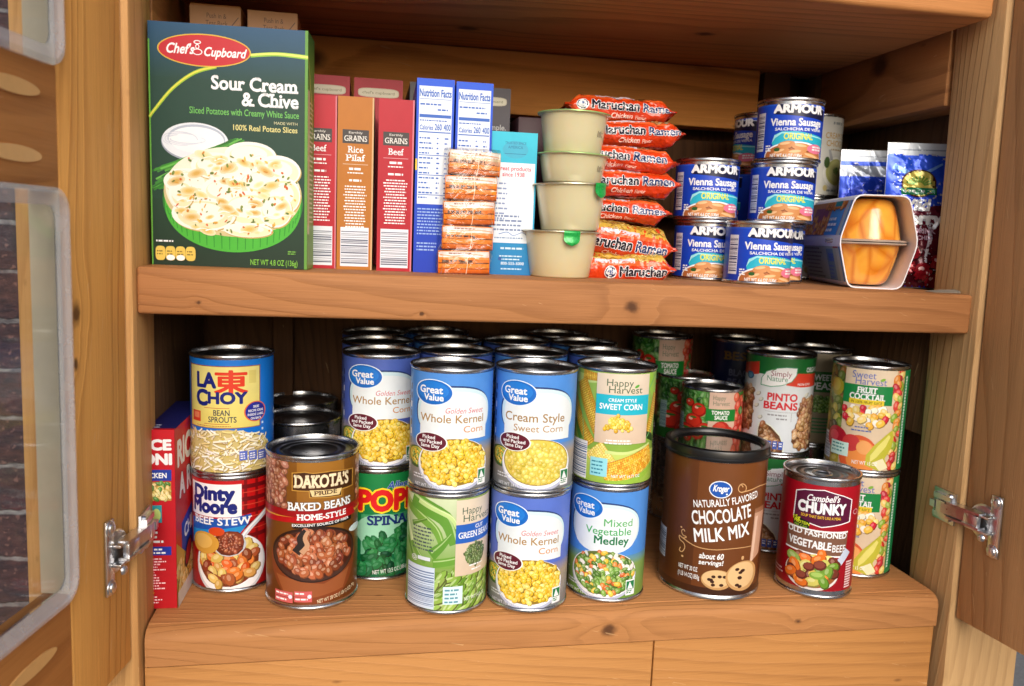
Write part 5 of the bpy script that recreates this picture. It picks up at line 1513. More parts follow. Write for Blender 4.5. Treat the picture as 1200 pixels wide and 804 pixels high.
def back_box(name, xc, y, w_, h, col, label, strip, txt=None, group=None):
    d = 100
    b = carton(name, xc, y, zs(xc), w_, d, h, mixc(col, (0, 0, 0), .3), label, 'box', group)
    A = Art(int(xc))
    A.rect(-w_ / 2, 0, w_ / 2, h, col, mixc(col, WHITE, .06))
    if strip:
        A.ell(0, h - 14, w_ * .42, 4.6, (222, 216, 190), n=30, sq=.5); A.ell(0, h - 14, w_ * .40, 3.8, (236, 232, 210), n=30, sq=.5); A.text("chef's cupboard", 0, h - 15.2, 2.6, (150, 150, 100), w=w_ * .66)
    if txt: A.text(txt, w_ * .42, h - 43, 5.4, (206, 206, 206), 'R', bold=.02); A.words(-2, h - 54, w_ * .42, 3, 6, (150, 150, 150), h=2)
    print_on(b, 'front', w_, d, h, A)
    return b
RB = 'red boxes peeking over the narrow rice boxes'
back_box('potato_box', 270, 30, 49, 190, (186, 30, 48), 'red box behind, nearest the green potato box, with a cream strip', True, None, RB)
back_box('potato_box', 323.5, 30, 49.5, 190, (186, 30, 48), 'red box behind the rice boxes, fully showing its cream strip', True, None, RB)
GBX = 'dark grey boxes behind the blue boxes'
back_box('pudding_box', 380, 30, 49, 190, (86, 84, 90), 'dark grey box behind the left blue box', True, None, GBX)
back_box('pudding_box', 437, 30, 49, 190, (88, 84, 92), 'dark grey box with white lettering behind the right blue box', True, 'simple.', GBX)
BR = 'brown cartons behind the potato box'
for xc, lab in ((176, 'brown cardboard carton behind the left corner of the potato box'), (226, 'brown cardboard carton behind the right half of the potato box')):
    b = carton('brown_carton', xc, -40, zs(xc), 44, 40, 232 if xc < 200 else 230, (176, 120, 74), lab, 'box', BR)
    A = Art(3); A.rect(-22, 0, 22, 230, (182, 128, 82), (190, 138, 92)); A.text('Push in &', 1, 220, 4.2, (90, 60, 44), w=17); A.text('Tear Back', 1, 213.6, 4.2, (90, 60, 44), w=19); A.line([(14, 214), (20, 222)], .8, (100, 70, 50), .8)
    print_on(b, 'front', 44, 40, 230, A)

# blue boxes with nutrition tables
NG = 'blue boxes with white nutrition tables'
def nutrition_box(xc, y, label):
    w_, d, h = 33.6, 100, 172.5
    b = carton('blue_box', xc, y, zs(xc), w_, d, h, (8, 48, 170), label, 'box', NG, rz=R(-1))
    A = Art(int(xc))
    A.rect(-w_ / 2, 0, w_ / 2, h, (8, 52, 178), (18, 84, 214))
    bl = (50, 100, 190)
    A.rect(-14.6, 62, 14.8, 166, (222, 232, 242))
    A.text('Nutrition Facts', 0, 157, 6.2, bl, w=28.5, bold=.04); A.rect(-14, 154.6, 14.2, 155, bl)
    A.words(-13.5, 149.5, 14, 1, 3, bl, h=1.4); A.words(2, 145, 14, 1, 3, bl, h=1.4)
    A.rect(-14, 138.6, 14.2, 141.4, bl); A.words(-13.5, 135.6, 14, 1, 3, bl, h=1)
    A.text('Calories', -13.6, 128, 4, bl, 'L', w=12, bold=.03); A.text('260', 3, 128, 5.2, bl, w=6.4, bold=.03); A.text('400', 11, 128, 5.2, bl, w=6.4, bold=.03); A.rect(-14, 125.4, 14.2, 126.4, bl)
    for k in range(13):
        yy = 120 - k * 4.4
        A.words(-13.6, yy, -2 + (k % 3) * 2, 1, 3, bl, h=1.3); A.words(2, yy, 5, 1, 3, bl, h=1.3); A.words(9, yy, 13, 1, 3, bl, h=1.3)
        if k % 4 == 3: A.rect(-14, yy - 1.5, 14.2, yy - .9, bl)
    A.words(-14, 57, 14, 9, 2.8, (150, 180, 230), h=1.2); A.words(-14, 26, 6, 3, 3, (150, 180, 230), h=1.3)
    A.rect(-w_ / 2, 92, -w_ / 2 + 1.6, 102, (236, 196, 40))
    print_on(b, 'front', w_, d, h, A)
nutrition_box(372.6, -93, 'left blue box with a white nutrition table, next to the red rice box')
nutrition_box(408.2, -90, 'blue nutrition table box rising behind the orange cracker packs')

# cyan wafer box (the mascot on it is left out)
w_, d, h = 43, 60, 132
b = carton('cyan_box', 447.6, -84, zs(448), w_, d, h, (26, 160, 200), 'cyan box with a white text panel between crackers and fruit cups', 'box', None, rz=R(-1))
A = Art(12)
A.rect(-w_ / 2, 0, w_ / 2, h, (20, 130, 190), (50, 190, 214)); A.rect(-w_ / 2, 0, w_ / 2, 40, (16, 116, 180), (24, 140, 196))
A.ell(1, 116, 12, 8, (60, 170, 200), 24); A.text('TRUSTED SINCE', 1, 121, 2.2, (30, 110, 150), w=20); A.text('AMERICA', 1, 117, 2.6, (30, 110, 150), w=14); A.rect(-9, 112, 11, 112.5, (30, 110, 150))
A.rect(-w_ / 2 + 2, 30, w_ / 2 - 1.5, 104, (222, 234, 244), (236, 242, 248))
A.text('Great products', 0, 97, 3.8, (206, 70, 90), w=33, bold=.03); A.text('since 1938', 0, 91.5, 3.8, (206, 70, 90), w=21, bold=.03)
A.words(-18, 84, -2, 8, 4.6, (130, 150, 190), h=1.6); A.words(-18, 54, 18, 4, 4.2, (110, 130, 170), h=1.7); A.line([(-12, 38), (-4, 40), (2, 37), (10, 40), (14, 38)], .9, (120, 150, 200), .6)
A.words(-16, 34, 16, 1, 3, (120, 150, 190), h=1.2); A.words(-14, 24, 16, 1, 3, (200, 226, 240), h=1.8, center=True); A.words(-12, 17, 12, 2, 3, (200, 226, 240), h=1.2, center=True); A.text('800-555-5000', 2, 9.5, 2.6, (214, 232, 244), w=22, bold=.02); A.words(-14, 5, 16, 1, 3, (190, 220, 240), h=1.2, center=True); A.ell(-10, 15, 1.8, 1.8, (40, 90, 160), 10)
print_on(b, 'front', w_, d, h, A)
# dark maroon carton behind the fruit cups
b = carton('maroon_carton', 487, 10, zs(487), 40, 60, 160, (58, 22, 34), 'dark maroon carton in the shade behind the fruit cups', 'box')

# rice side-dish box at the left end of the lower shelf
w_, d, h = 52, 118, 164
rz = R(1.5)
b = carton('rice_dish_box', 151.4 - 26, -113.2, 0, w_, d, h, (176, 14, 26), 'red rice dish box at the left end of the lower shelf behind the hinge', 'box', None, rz=R(-1.5))
A = Art(15)
A.rect(-w_ / 2, 0, w_ / 2, h, (178, 14, 28), (196, 20, 36))
A.text('RICE', 23.5, 146, 8.6, WHITE, 'R', w=30, bold=.07); A.text('RONI', 23.8, 133, 9, WHITE, 'R', w=34, bold=.07)
A.rect(-10, 118, 23, 128, (30, 60, 160)); A.text('CHICKEN', 19, 120.6, 4.4, WHITE, 'R', w=24, bold=.04)
A.rect(-10, 100, 22.5, 117, (190, 150, 70)); A.pile(lambda x, y: -9 < x < 21.5 and 101 < y < 116, (-10, 100, 22, 117), 4, [(226, 200, 120), (240, 220, 150), (214, 180, 90), (90, 140, 60)], 1.6)
A.rect(6, 80, 14.5, 96, (50, 150, 160)); A.ell(10, 87, 3.6, 6, (190, 210, 120), 14); A.words(-20, 70, 22, 3, 4.2, WHITE, h=2); A.rect(-20, 50, 22, 58, (24, 50, 160)); A.words(-18, 54.6, 20, 2, 3.2, WHITE, h=1.6, fill=1)
A.words(-22, 46, 22, 12, 2.5, (240, 200, 206), h=1.2); A.text('Enjoy', 2, 14, 2.4, (240, 190, 40), w=10); A.words(-22, 10.5, 22, 3, 2.6, (240, 200, 206), h=1.2)
print_on(b, 'front', w_, d, h, A)
A = Art(16)
A.rect(-d / 2, 0, d / 2, h, (190, 16, 26), (206, 24, 34))
A.text('RICE', -18, 128, 22, WHITE, w=66, bold=.06, rot=0); A.text('A RONI', 0, 98, 20, WHITE, w=92, bold=.06, out=(120, 10, 20), outw=.03)
A.poly([(-40, 72), (59, 92), (59, 46), (-40, 36)], (24, 60, 170)); A.text('CHICKEN', 8, 58, 12, WHITE, w=76, bold=.05, rot=6)
A.poly([(-59, 0), (59, 0), (59, 46), (-20, 36), (-59, 60)], (196, 160, 70)); A.pile(lambda x, y: -57 < x < 57 and 14 < y < 40, (-58, 12, 58, 42), 8, [(226, 196, 110), (214, 170, 70), (240, 214, 140)], 1.6)
A.rect(-59, 0, 59, 14, (222, 220, 214)); A.ell(-20, 38, 16, 9, (40, 24, 20), 20, .7); A.ell(-20, 38, 13, 7, (150, 30, 36), 20, .7)
print_on(b, 'right', w_, d, h, A)
A = Art(17)
A.rect(-w_ / 2, -d / 2, w_ / 2, d / 2, (24, 28, 96)); A.words(-20, -44, 20, 3, 8, (200, 204, 226), h=3); A.rect(-w_ / 2, -d / 2, w_ / 2, -d / 2 + 4, (178, 14, 28))
print_on(b, 'top', w_, d, h, A)

# ---------------- cracker packs in clear wrap
def film_mat(name, alpha=.16, tint=(.95, .95, 1, 1)):
    N = NT(name)
    tc = N.n('ShaderNodeTexCoord').outputs['Object']
    tr = N.n('ShaderNodeBsdfTransparent')
    gl = N.n('ShaderNodeBsdfGlossy'); gl.inputs['Roughness'].default_value = .12; gl.inputs['Color'].default_value = tint
    mx = N.n('ShaderNodeMixShader')
    ly = N.n('ShaderNodeLayerWeight'); ly.inputs['Blend'].default_value = .35
    bp = N.n('ShaderNodeBump'); bp.inputs['Strength'].default_value = .6; bp.inputs['Distance'].default_value = .003
    N.t.links.new(N.noise(tc, 70, 3, .5, 1.0), bp.inputs['Height'])
    N.t.links.new(bp.outputs[0], gl.inputs['Normal']); N.t.links.new(bp.outputs[0], ly.inputs['Normal'])
    N.t.links.new(N.math('ADD', N.math('MULTIPLY', ly.outputs['Facing'], .6), alpha, clamp=True), mx.inputs[0])
    N.t.links.new(tr.outputs[0], mx.inputs[1]); N.t.links.new(gl.outputs[0], mx.inputs[2])
    out = [n for n in N.t.nodes if n.type == 'OUTPUT_MATERIAL'][0]
    N.t.links.new(mx.outputs[0], out.inputs[0])
    return N.m
M_FILM = film_mat('clear_cellophane', .05)
M_CRACK = simple('orange_cracker', (214, 122, 48), .6, nscale=200, namp=.2, bump=.5)
cx_, cy_ = 401.5, -88
root = tag(empty('cracker_multipack', (cx_, cy_, zs(cx_)), R(2)), 'stack of small orange cracker packs bundled in crumpled clear wrap', 'cracker pack')
rnd = random.Random(4)
tops = [0, 22.3, 44.6, 66.9, 89.2]
for i, z0 in enumerate(tops):
    hh = 21.5
    sx = 5.5 * i / 4
    w0 = 45.5
    bm = bmesh.new()
    for row in range(2):                       # two layers of three sandwich crackers show through the film
        for k in (-1, 1):
            bm_box(bm, k * 11.4 - 11, k * 11.4 + 11, -15, 15, row * 10.2 + .6, row * 10.2 + 4.2)
            bm_box(bm, k * 11.4 - 11, k * 11.4 + 11, -15, 15, row * 10.2 + 5.6, row * 10.2 + 9.4)
            bm_box(bm, k * 11.4 - 10.4, k * 11.4 + 10.4, -14.4, 14.4, row * 10.2 + 4.2, row * 10.2 + 5.6)
    p = bm_obj('cracker_pack', bm, M_CRACK, root, .5, 1, loc=(sx, 0, z0))
    p.rotation_euler = (0, R(rnd.uniform(-2, 2)), R(rnd.uniform(-3, 3)))
    A = Art(40 + i)
    og = (226, 112, 36)
    top = i == 4
    A.rect(-23.5, 0, 23.5, hh, (236, 112, 18), (232, 130, 44) if not top else (206, 186, 160))
    A.rect(-23.5, 0, 23.5, 1.2, (150, 62, 16)); A.rect(-23, 4.6, 23, 5.6, (166, 74, 22)); A.rect(-23, 5.6, 23, 9.6, (242, 140, 46)); A.rect(-23, 9.6, 23, 10.8, (120, 60, 24))
    A.words(-20, 10.8, 18, 1, 3, (84, 48, 36), h=2.2)
    A.rect(-23, 13.4, 23, 15.6, (240, 150, 70) if not top else (214, 190, 150)); A.rect(-23, 15.6, 23, 20.6, (238, 224, 216) if not top else (232, 226, 214))  # pale upper band: glare on the film put into the colour
    A.line([(-22, 17.5), (-8, 16.6), (8, 18), (22, 17)], 1.4, (222, 150, 104), .8); A.words(-14, 18.4, 14, 1, 3, (150, 104, 96), h=1.2)
    A.line([(2, 0), (3, 11), (2, 22)], .8, (250, 220, 190), .5)
    for k in range(7):
        a = rnd.uniform(-22, 18); b_ = rnd.uniform(2, hh - 3)
        A.line([(a, b_), (a + rnd.uniform(2, 7), b_ + rnd.uniform(-2, 2))], rnd.uniform(.4, 1.3), (252, 226, 200), .2)
    def pm(u, v, h, hh=hh, i=i):
        t = v / hh
        bul = 3.0 * (1 - (2 * t - 1) ** 4) * (1 - (u / 25) ** 6)
        wv = .9 * noise.noise(Vector((u * .15 + i * 9, v * .25, i)))
        e = 1.0
        nx = (6 * 3 / 25) * (u / 25) ** 5 - .25 * noise.noise(Vector((u * .3 + 5, v * .4, i + 3)))
        nz = 24 * (2 * t - 1) ** 3 / hh + .3 * noise.noise(Vector((u * .3, v * .4 + 7, i)))
        return (u, -15.2 - bul - wv - h, v), Vector((nx, -1, nz)).normalized()
    build_art('wrapper', A, pm, M_GLOSS, p, du=2.6, dv=2.4, dh=.012)
# wrinkled outer film
vs, fs = [], []
n, m = 44, 26
for j in range(m + 1):
    t = j / m
    for i in range(n):
        a = 2 * PI * i / n
        ca, sa = math.cos(a), math.sin(a)
        x = 25.2 * math.copysign(abs(ca) ** .45, ca); y = 20.0 * math.copysign(abs(sa) ** .45, sa)
        q = noise.noise(Vector((ca * 3, sa * 3, t * 9))) * 1.3 + noise.noise(Vector((ca * 8, sa * 8, t * 20))) * .8
        k = 1 + q * .03
        if ca < -.3: k += .10 * max(0, noise.noise(Vector((sa * 4, 3, t * 6))) + .25)
        vs.append((x * k + 5.5 * t, y * k, t * 112.5))
for j in range(m):
    for i in range(n): fs.append((j * n + i, j * n + (i + 1) % n, (j + 1) * n + (i + 1) % n, (j + 1) * n + i))
fs.append(tuple(m * n + i for i in range(n)))
mesh_obj('clear_wrap', vs, fs, M_FILM, root, 180)

# ---------------- fruit puree cups
CG = 'fruit puree cups stacked beside the cyan box'
def cup(x, y, z, rt, rb, h, label, tab=None, tilt=(0, 0), green=False, code=False):
    root = tag(empty('fruit_cup', (x, y, z)), label, 'fruit cup', CG)
    root.rotation_euler = (R(tilt[0]), R(tilt[1]), 0)
    prof = [(0, 1.2), (rb - 4, 1.2), (rb - 2.6, 0), (rb - 1, .3), (rb, 1.8), (rb + (rt - 3 - rb) * .5, h * .48), (rt - 3.2, h - 3.4), (rt - 2.8, h - 1.8), (rt - .6, h - 1.4), (rt, h - 1.1), (rt, h - .7), (rt - 1, h - .5)]
    v, f = lathe(prof, 72); mesh_obj('cup', v, f, M_SAUCE, root, 50)
    v, f = [], []
    n = 72
    vs = [(0, 0, h + .1)]
    for k, q in enumerate((.55, .97, 1.012, 1.014)):
        for i in range(n):
            a = 2 * PI * i / n
            w = noise.noise(Vector((math.cos(a) * 4 + x, math.sin(a) * 4, z)))
            vs.append((rt * q * math.cos(a), rt * q * math.sin(a), h + (.1, .15, -.2, -1.0)[k] + (w * .7 if k == 3 else 0)))
    fs = [(0, 1 + i, 1 + (i + 1) % n) for i in range(n)]
    for k in range(3):
        for i in range(n): fs.append((1 + k * n + i, 1 + (k + 1) * n + i, 1 + (k + 1) * n + (i + 1) % n, 1 + k * n + (i + 1) % n))
    lid = mesh_obj('foil_lid', vs, fs, M_GREENRIM if green else M_FOIL, root, 60)
    if tab is not None:
        n1 = 10
        vs, fs = [], []
        for i in range(n1 + 1):
            s = i / n1
            wd = 7.5 * (1 - (2 * s - 1) ** 4 * .25) * (1 if s < .6 else math.sqrt(max(.02, 1 - ((s - .6) / .4) ** 2)))
            for j in range(5):
                q = j / 4 * 2 - 1
                out = rt - 2 + min(1, s / .25) * 3.2 + .5 * math.sin(s * 9) + .6 * (1 - q * q)
                zz = h + .3 - max(0, s - .2) * 17
                a = q * wd / rt
                vs.append((math.sin(a) * out, -math.cos(a) * out, zz))
        for i in range(n1):
            for j in range(4): fs.append((i * 5 + j, i * 5 + j + 1, (i + 1) * 5 + j + 1, (i + 1) * 5 + j))
        t = mesh_obj('pull_tab', vs, fs, M_GREENTAB, lid, 180)
        t.rotation_euler = (0, 0, R(tab))
    if code:
        A = Art(int(z)); s_ = (rt - 3 - rb) / h
        for k in range(3): A.rect(k * 2.0, 0, k * 2.0 + .9, 5.5 - (k % 2), (120, 112, 92))
        A.rect(6.4, .5, 8.2, 1.4, (120, 112, 92)); A.rect(6.4, 3.5, 8.2, 4.4, (120, 112, 92))
        a0 = .62; z0 = h * .42
        def mp(u, v, hh):
            rr = rb + (rt - 3 - rb) * (z0 + v) / h + hh + .25; a = a0 + u / rr
            return (math.sin(a) * rr, -math.cos(a) * rr, z0 + v), (math.sin(a), -math.cos(a), 0)
        build_art('ink_code', A, mp, M_PRINT, root, du=1.0, dv=2.0, h0=.25)
    return root
zc = zs(496)
cup(495.5, -85, zc, 37.5, 28.5, 43.4, 'bottom fruit cup with a green tab hanging at the front', tab=2)
cup(503.5, -85, zc + 43.7, 36, 27.5, 43.4, 'second fruit cup from the bottom, green tab to the right', tab=36, tilt=(0, -1.5))
cup(504.5, -80, zc + 87.6, 35, 27.5, 27.0, 'third fruit cup from the bottom, with its green edge and lid', tilt=(0, 1), green=True, code=True)
cup(504, -78, zc + 114.8, 34.5, 27, 37.5, 'topmost fruit cup under a thin green foil edge', tilt=(0, 1), green=True, code=True)
# small ink codes on the cups are part of the lids' print run

# ---------------- noodle packs
MGR = 'orange red noodle packs piled between fruit cups and sausage cans'
M_NOODLE = simple('noodle_brick', (206, 176, 90), .7, nscale=300, namp=.3, bump=.8)
def noodle_pack(x, y, z, rz, ry, window, seed, label, hh=12.6, L=113, scx=0.0, rx=0.0):
    D = 48.0
    root = empty('noodle_pack', (x, y, z + hh), rz)
    root.rotation_euler = (R(rx), R(ry), rz)
    root.scale = (1, 1, 1.04)
    tag(root, label, 'noodle pack', MGR)
    rnd = random.Random(seed)
    def sect(u, v):
        """u along the pack; v = distance round the front from the middle of the front edge"""
        e = abs(u) / (L / 2)
        k = 1.0 if e < .74 else (1 - .86 * min(1, (e - .74) / .17) ** 1.3)
        hz = max(.5, hh * k)
        q = max(-PI / 2, min(PI / 2, v / 14.0))
        rem = max(0, abs(v) - 14.0 * PI / 2)
        yy = -D + 14 * (1 - math.cos(q)) + rem
        zz = hz * math.sin(q) * (1 - .0 * rem)
        cr = noise.noise(Vector((u * .06 + seed, v * .09, seed * 3.1))) * 2.2 + abs(noise.noise(Vector((u * .13 + seed, v * .18, 7)))) * -1.8 + abs(noise.noise(Vector((u * .28 + v * .2, v * .3 + seed, 2)))) * -.7
        if e > .78: cr += math.sin(v * .8 + seed) * .9 * min(1, (e - .78) * 6)
        return Vector((u, yy, zz)), cr, q
    def full(u, v, h=0.0):
        p, cr, q = sect(u, v)
        nrm = Vector((0, -math.cos(q), math.sin(q)))
        return p + nrm * (cr + h), nrm
    # closed film body
    nu, V1 = 48, 14 * PI / 2 + (2 * D - 14)
    nv = 30
    vs, fs = [], []
    for i in range(nu + 1):
        u = -L / 2 + L * i / nu
        for j in range(nv):
            t = j / nv * 2
            v = (t if t <= 1 else t - 2) * V1          # 0..V1 top half, -V1..0 lower half
            p, n_ = full(u, v)
            vs.append(p)
    for i in range(nu):
        for j in range(nv): fs.append((i * nv + j, i * nv + (j + 1) % nv, (i + 1) * nv + (j + 1) % nv, (i + 1) * nv + j))
    fs.append(tuple(range(nv))[::-1]); fs.append(tuple(nu * nv + j for j in range(nv)))
    wrap = mesh_obj('wrapper', vs, fs, M_CRINKLE, root, 70, (210, 58, 18))
    bm = bmesh.new(); bm.from_mesh(wrap.data); bmesh.ops.recalc_face_normals(bm, faces=bm.faces[:]); bm.to_mesh(wrap.data); bm.free()
    A = Art(seed)
    H2 = L / 2 - 2
    A.rect(-H2, -24, H2, 36, (210, 56, 18), (224, 72, 24))
    wv, tb = (8.0, -5.5) if window else (14.0, -1.5)
    A.rect(-H2 + 8, wv, H2 - 8, 36, (206, 168, 64) if window else (176, 100, 44))
    for k in range(34):
        a0 = A.rnd.uniform(-H2 + 9, H2 - 30); b0 = A.rnd.uniform(wv + 1.5, 34); ph = A.rnd.uniform(0, 6)
        q = [(a0 + 2.2 * m_, b0 + 1.3 * math.sin(m_ * 1.5 + ph)) for m_ in range(9)]
        c = A.rnd.choice([(222, 188, 90), (204, 164, 66), (232, 206, 120), (184, 140, 50)] if window else [(186, 120, 62), (156, 150, 130), (200, 150, 94)])
        A.line([(p_[0] + .2, p_[1] - .4) for p_ in q], 1.5, mixc(c, (90, 50, 10), .45)); A.line(q, 1.2, c)
    A.poly([(-H2 + 4, wv - 1), (-20, wv + 3), (10, wv), (H2 - 4, wv - 1), (H2 - 4, wv - 4), (-H2 + 6, wv - 4)], (236, 96, 40))
    A.rect(-26, wv - 1.5, 14, wv + 2.5, (214, 206, 214))
    tx = scx
    A.ell(-43 + tx, tb + 3.5, 6.2, 6.2, WHITE, 24); A.ell(-43 + tx, tb + 3.5, 5.4, 5.4, (30, 34, 80), 24); A.ell(-43 + tx, tb + 3.5, 4.4, 4.4, WHITE, 24); A.ell(-43 + tx, tb + 3.5, 3, 3, (60, 90, 150), 20); A.ell(-43 + tx, tb + 3.5, 2, 2, WHITE, 16)
    A.text('Maruchan', -34 + tx, tb, 8.6, (14, 14, 40), 'L', w=48, bold=.05, out=WHITE, outw=.04)
    A.text('Ramen', 18 + tx, tb, 8.2, (36, 52, 108), 'L', w=33, bold=.04, out=WHITE, outw=.04)
    A.text('Chicken', -14 + tx, tb - 8.5, 5.0, (250, 214, 200), 'L', w=22, bold=.03, shear=.15); A.text('Flavor', 11 + tx, tb - 8.5, 3.6, (250, 200, 180), 'L', w=11, bold=.02)
    A.poly([(-H2, -24), (H2, -24), (H2, -19), (10, -17), (-H2, -20)], (214, 190, 190))
    def mfn(u, v, h):
        p, n_ = full(u, v, h + .05)
        a = full(u + .6, v)[0] - full(u - .6, v)[0]; c = full(u, v + .6)[0] - full(u, v - .6)[0]
        nn = a.cross(c).normalized()
        return p, (nn if nn.dot(n_) > 0 else -nn)
    build_art('print', A, mfn, M_CRINKLE, wrap, du=2.2, dv=2.0, clip=(-H2, -24, H2, 36), dh=.02)
    return root
zr = zs(560)
np_ = [  # x, y(front), dz, rz, ry, window
    (558, -38, 0, -2, -1.0, True, 3, 'lowest noodle pack in the pile with its round emblem in view', 33, 14.5, 7),
    (558, -36, 27, 3, 6.5, True, 5, 'second noodle pack from the bottom, sagging to the right', -6, 15.5, 9),
    (556, -26, 58, -4, 2, False, 8, 'third noodle pack from the bottom, tucked under the middle pack', -2, 11.5, 4),
    (559, -30, 80, 4, -1, False, 11, 'middle noodle pack of the pile, level and flat', -4, 12.5, 0),
    (558, -30, 104, -3, 2.5, False, 14, 'noodle pack third from the top, its right end drooping', -8, 12.0, 0),
    (566, -16, 127, 4, -2, False, 17, 'second noodle pack from the top, with a grey underside showing', -2, 12.5, -3),
    (562, -4, 151, -4, 1.5, False, 21, 'topmost noodle pack, leaning back above the fruit cups', 4, 12.5, -3)]
for (x, y, dz, rz, ry, win, sd, lab, scx, hh, rx) in np_:
    noodle_pack(x, y, zr + dz - .3, R(rz), ry, win, sd, lab, hh=hh, scx=scx, rx=rx)

# ---------------- sausage cans
SG = 'small navy blue sausage cans on the upper shelf'
def sausage(x, y, lev, label, turn=0.0):
    return can('sausage_can', x, y, zs(x) + lev * 61.4, 33, 61.4, 'sausage', sausage_label, label, 'can', SG, turn, ring=False)
sausage(664, -32, 0, 'bottom sausage can of the left pair, beside the noodle packs', turn=-6)
sausage(661, -32.5, 1, 'upper sausage can of the left pair', turn=-7)
sausage(698, -84, 0, 'foremost sausage can on the shelf with its whole barcode showing', turn=4)
sausage(741, -30, 0, 'sausage can tucked right behind the foremost one', turn=-2)
sausage(734, -55, 1, 'middle sausage can of the tallest stack', turn=-7)
sausage(738, -52, 2, 'topmost sausage can of all', turn=-7)
for k in range(3):
    sausage(757, 42, k, ('sausage can turned away at the bottom behind the tallest stack', 'sausage can turned away in the middle behind the tallest stack', 'sausage can turned away on top behind the tallest stack')[k], turn=(-96, -120, -92)[k])
SO = 'white soup cans behind the fruit pack'
can('soup_can', 850, 94, zs(850), 33, 98, 'soup', soup_label, 'lower soup can hidden behind the peach cup pack', 'can', SO)
can('soup_can', 850, 94, zs(850) + 98, 33, 98, 'soup', soup_label, 'white cream soup can with a green bowl, right of the sausage stack', 'can', SO, turn=24)

# ---------------- peach cup pack in its card sleeve
N = NT('peach_in_syrup')
tc = N.n('ShaderNodeTexCoord').outputs['Object']
vo = N.n('ShaderNodeTexVoronoi'); N.put(vo.inputs['Vector'], N.vm('MULTIPLY', tc, (1, 1, .55))); vo.inputs['Scale'].default_value = 48
vo.feature = 'DISTANCE_TO_EDGE'
ed = N.math('MULTIPLY', vo.outputs['Distance'], 6.0, clamp=True)
N.set(Base_Color=N.mix(N.math('MULTIPLY', ed, N.math('ADD', N.math('MULTIPLY', N.noise(tc, 70, 3), .7), .5), clamp=True), (*lin((218, 126, 24)), 1), (*lin((248, 180, 66)), 1)), Roughness=.16)
N.b.inputs['Coat Weight'].default_value = .9; N.b.inputs['Coat Roughness'].default_value = .05
N.b.inputs['Subsurface Weight'].default_value = .25; N.b.inputs['Subsurface Radius'].default_value = (.012, .006, .002); N.b.inputs['Subsurface Scale'].default_value = .4
N.bump(vo.outputs['Distance'], .25, .004)
M_PEACH = N.m
M_RIM = simple('clear_cup_rim', (226, 206, 190), .15, coat=.6, Transmission_Weight=.4)
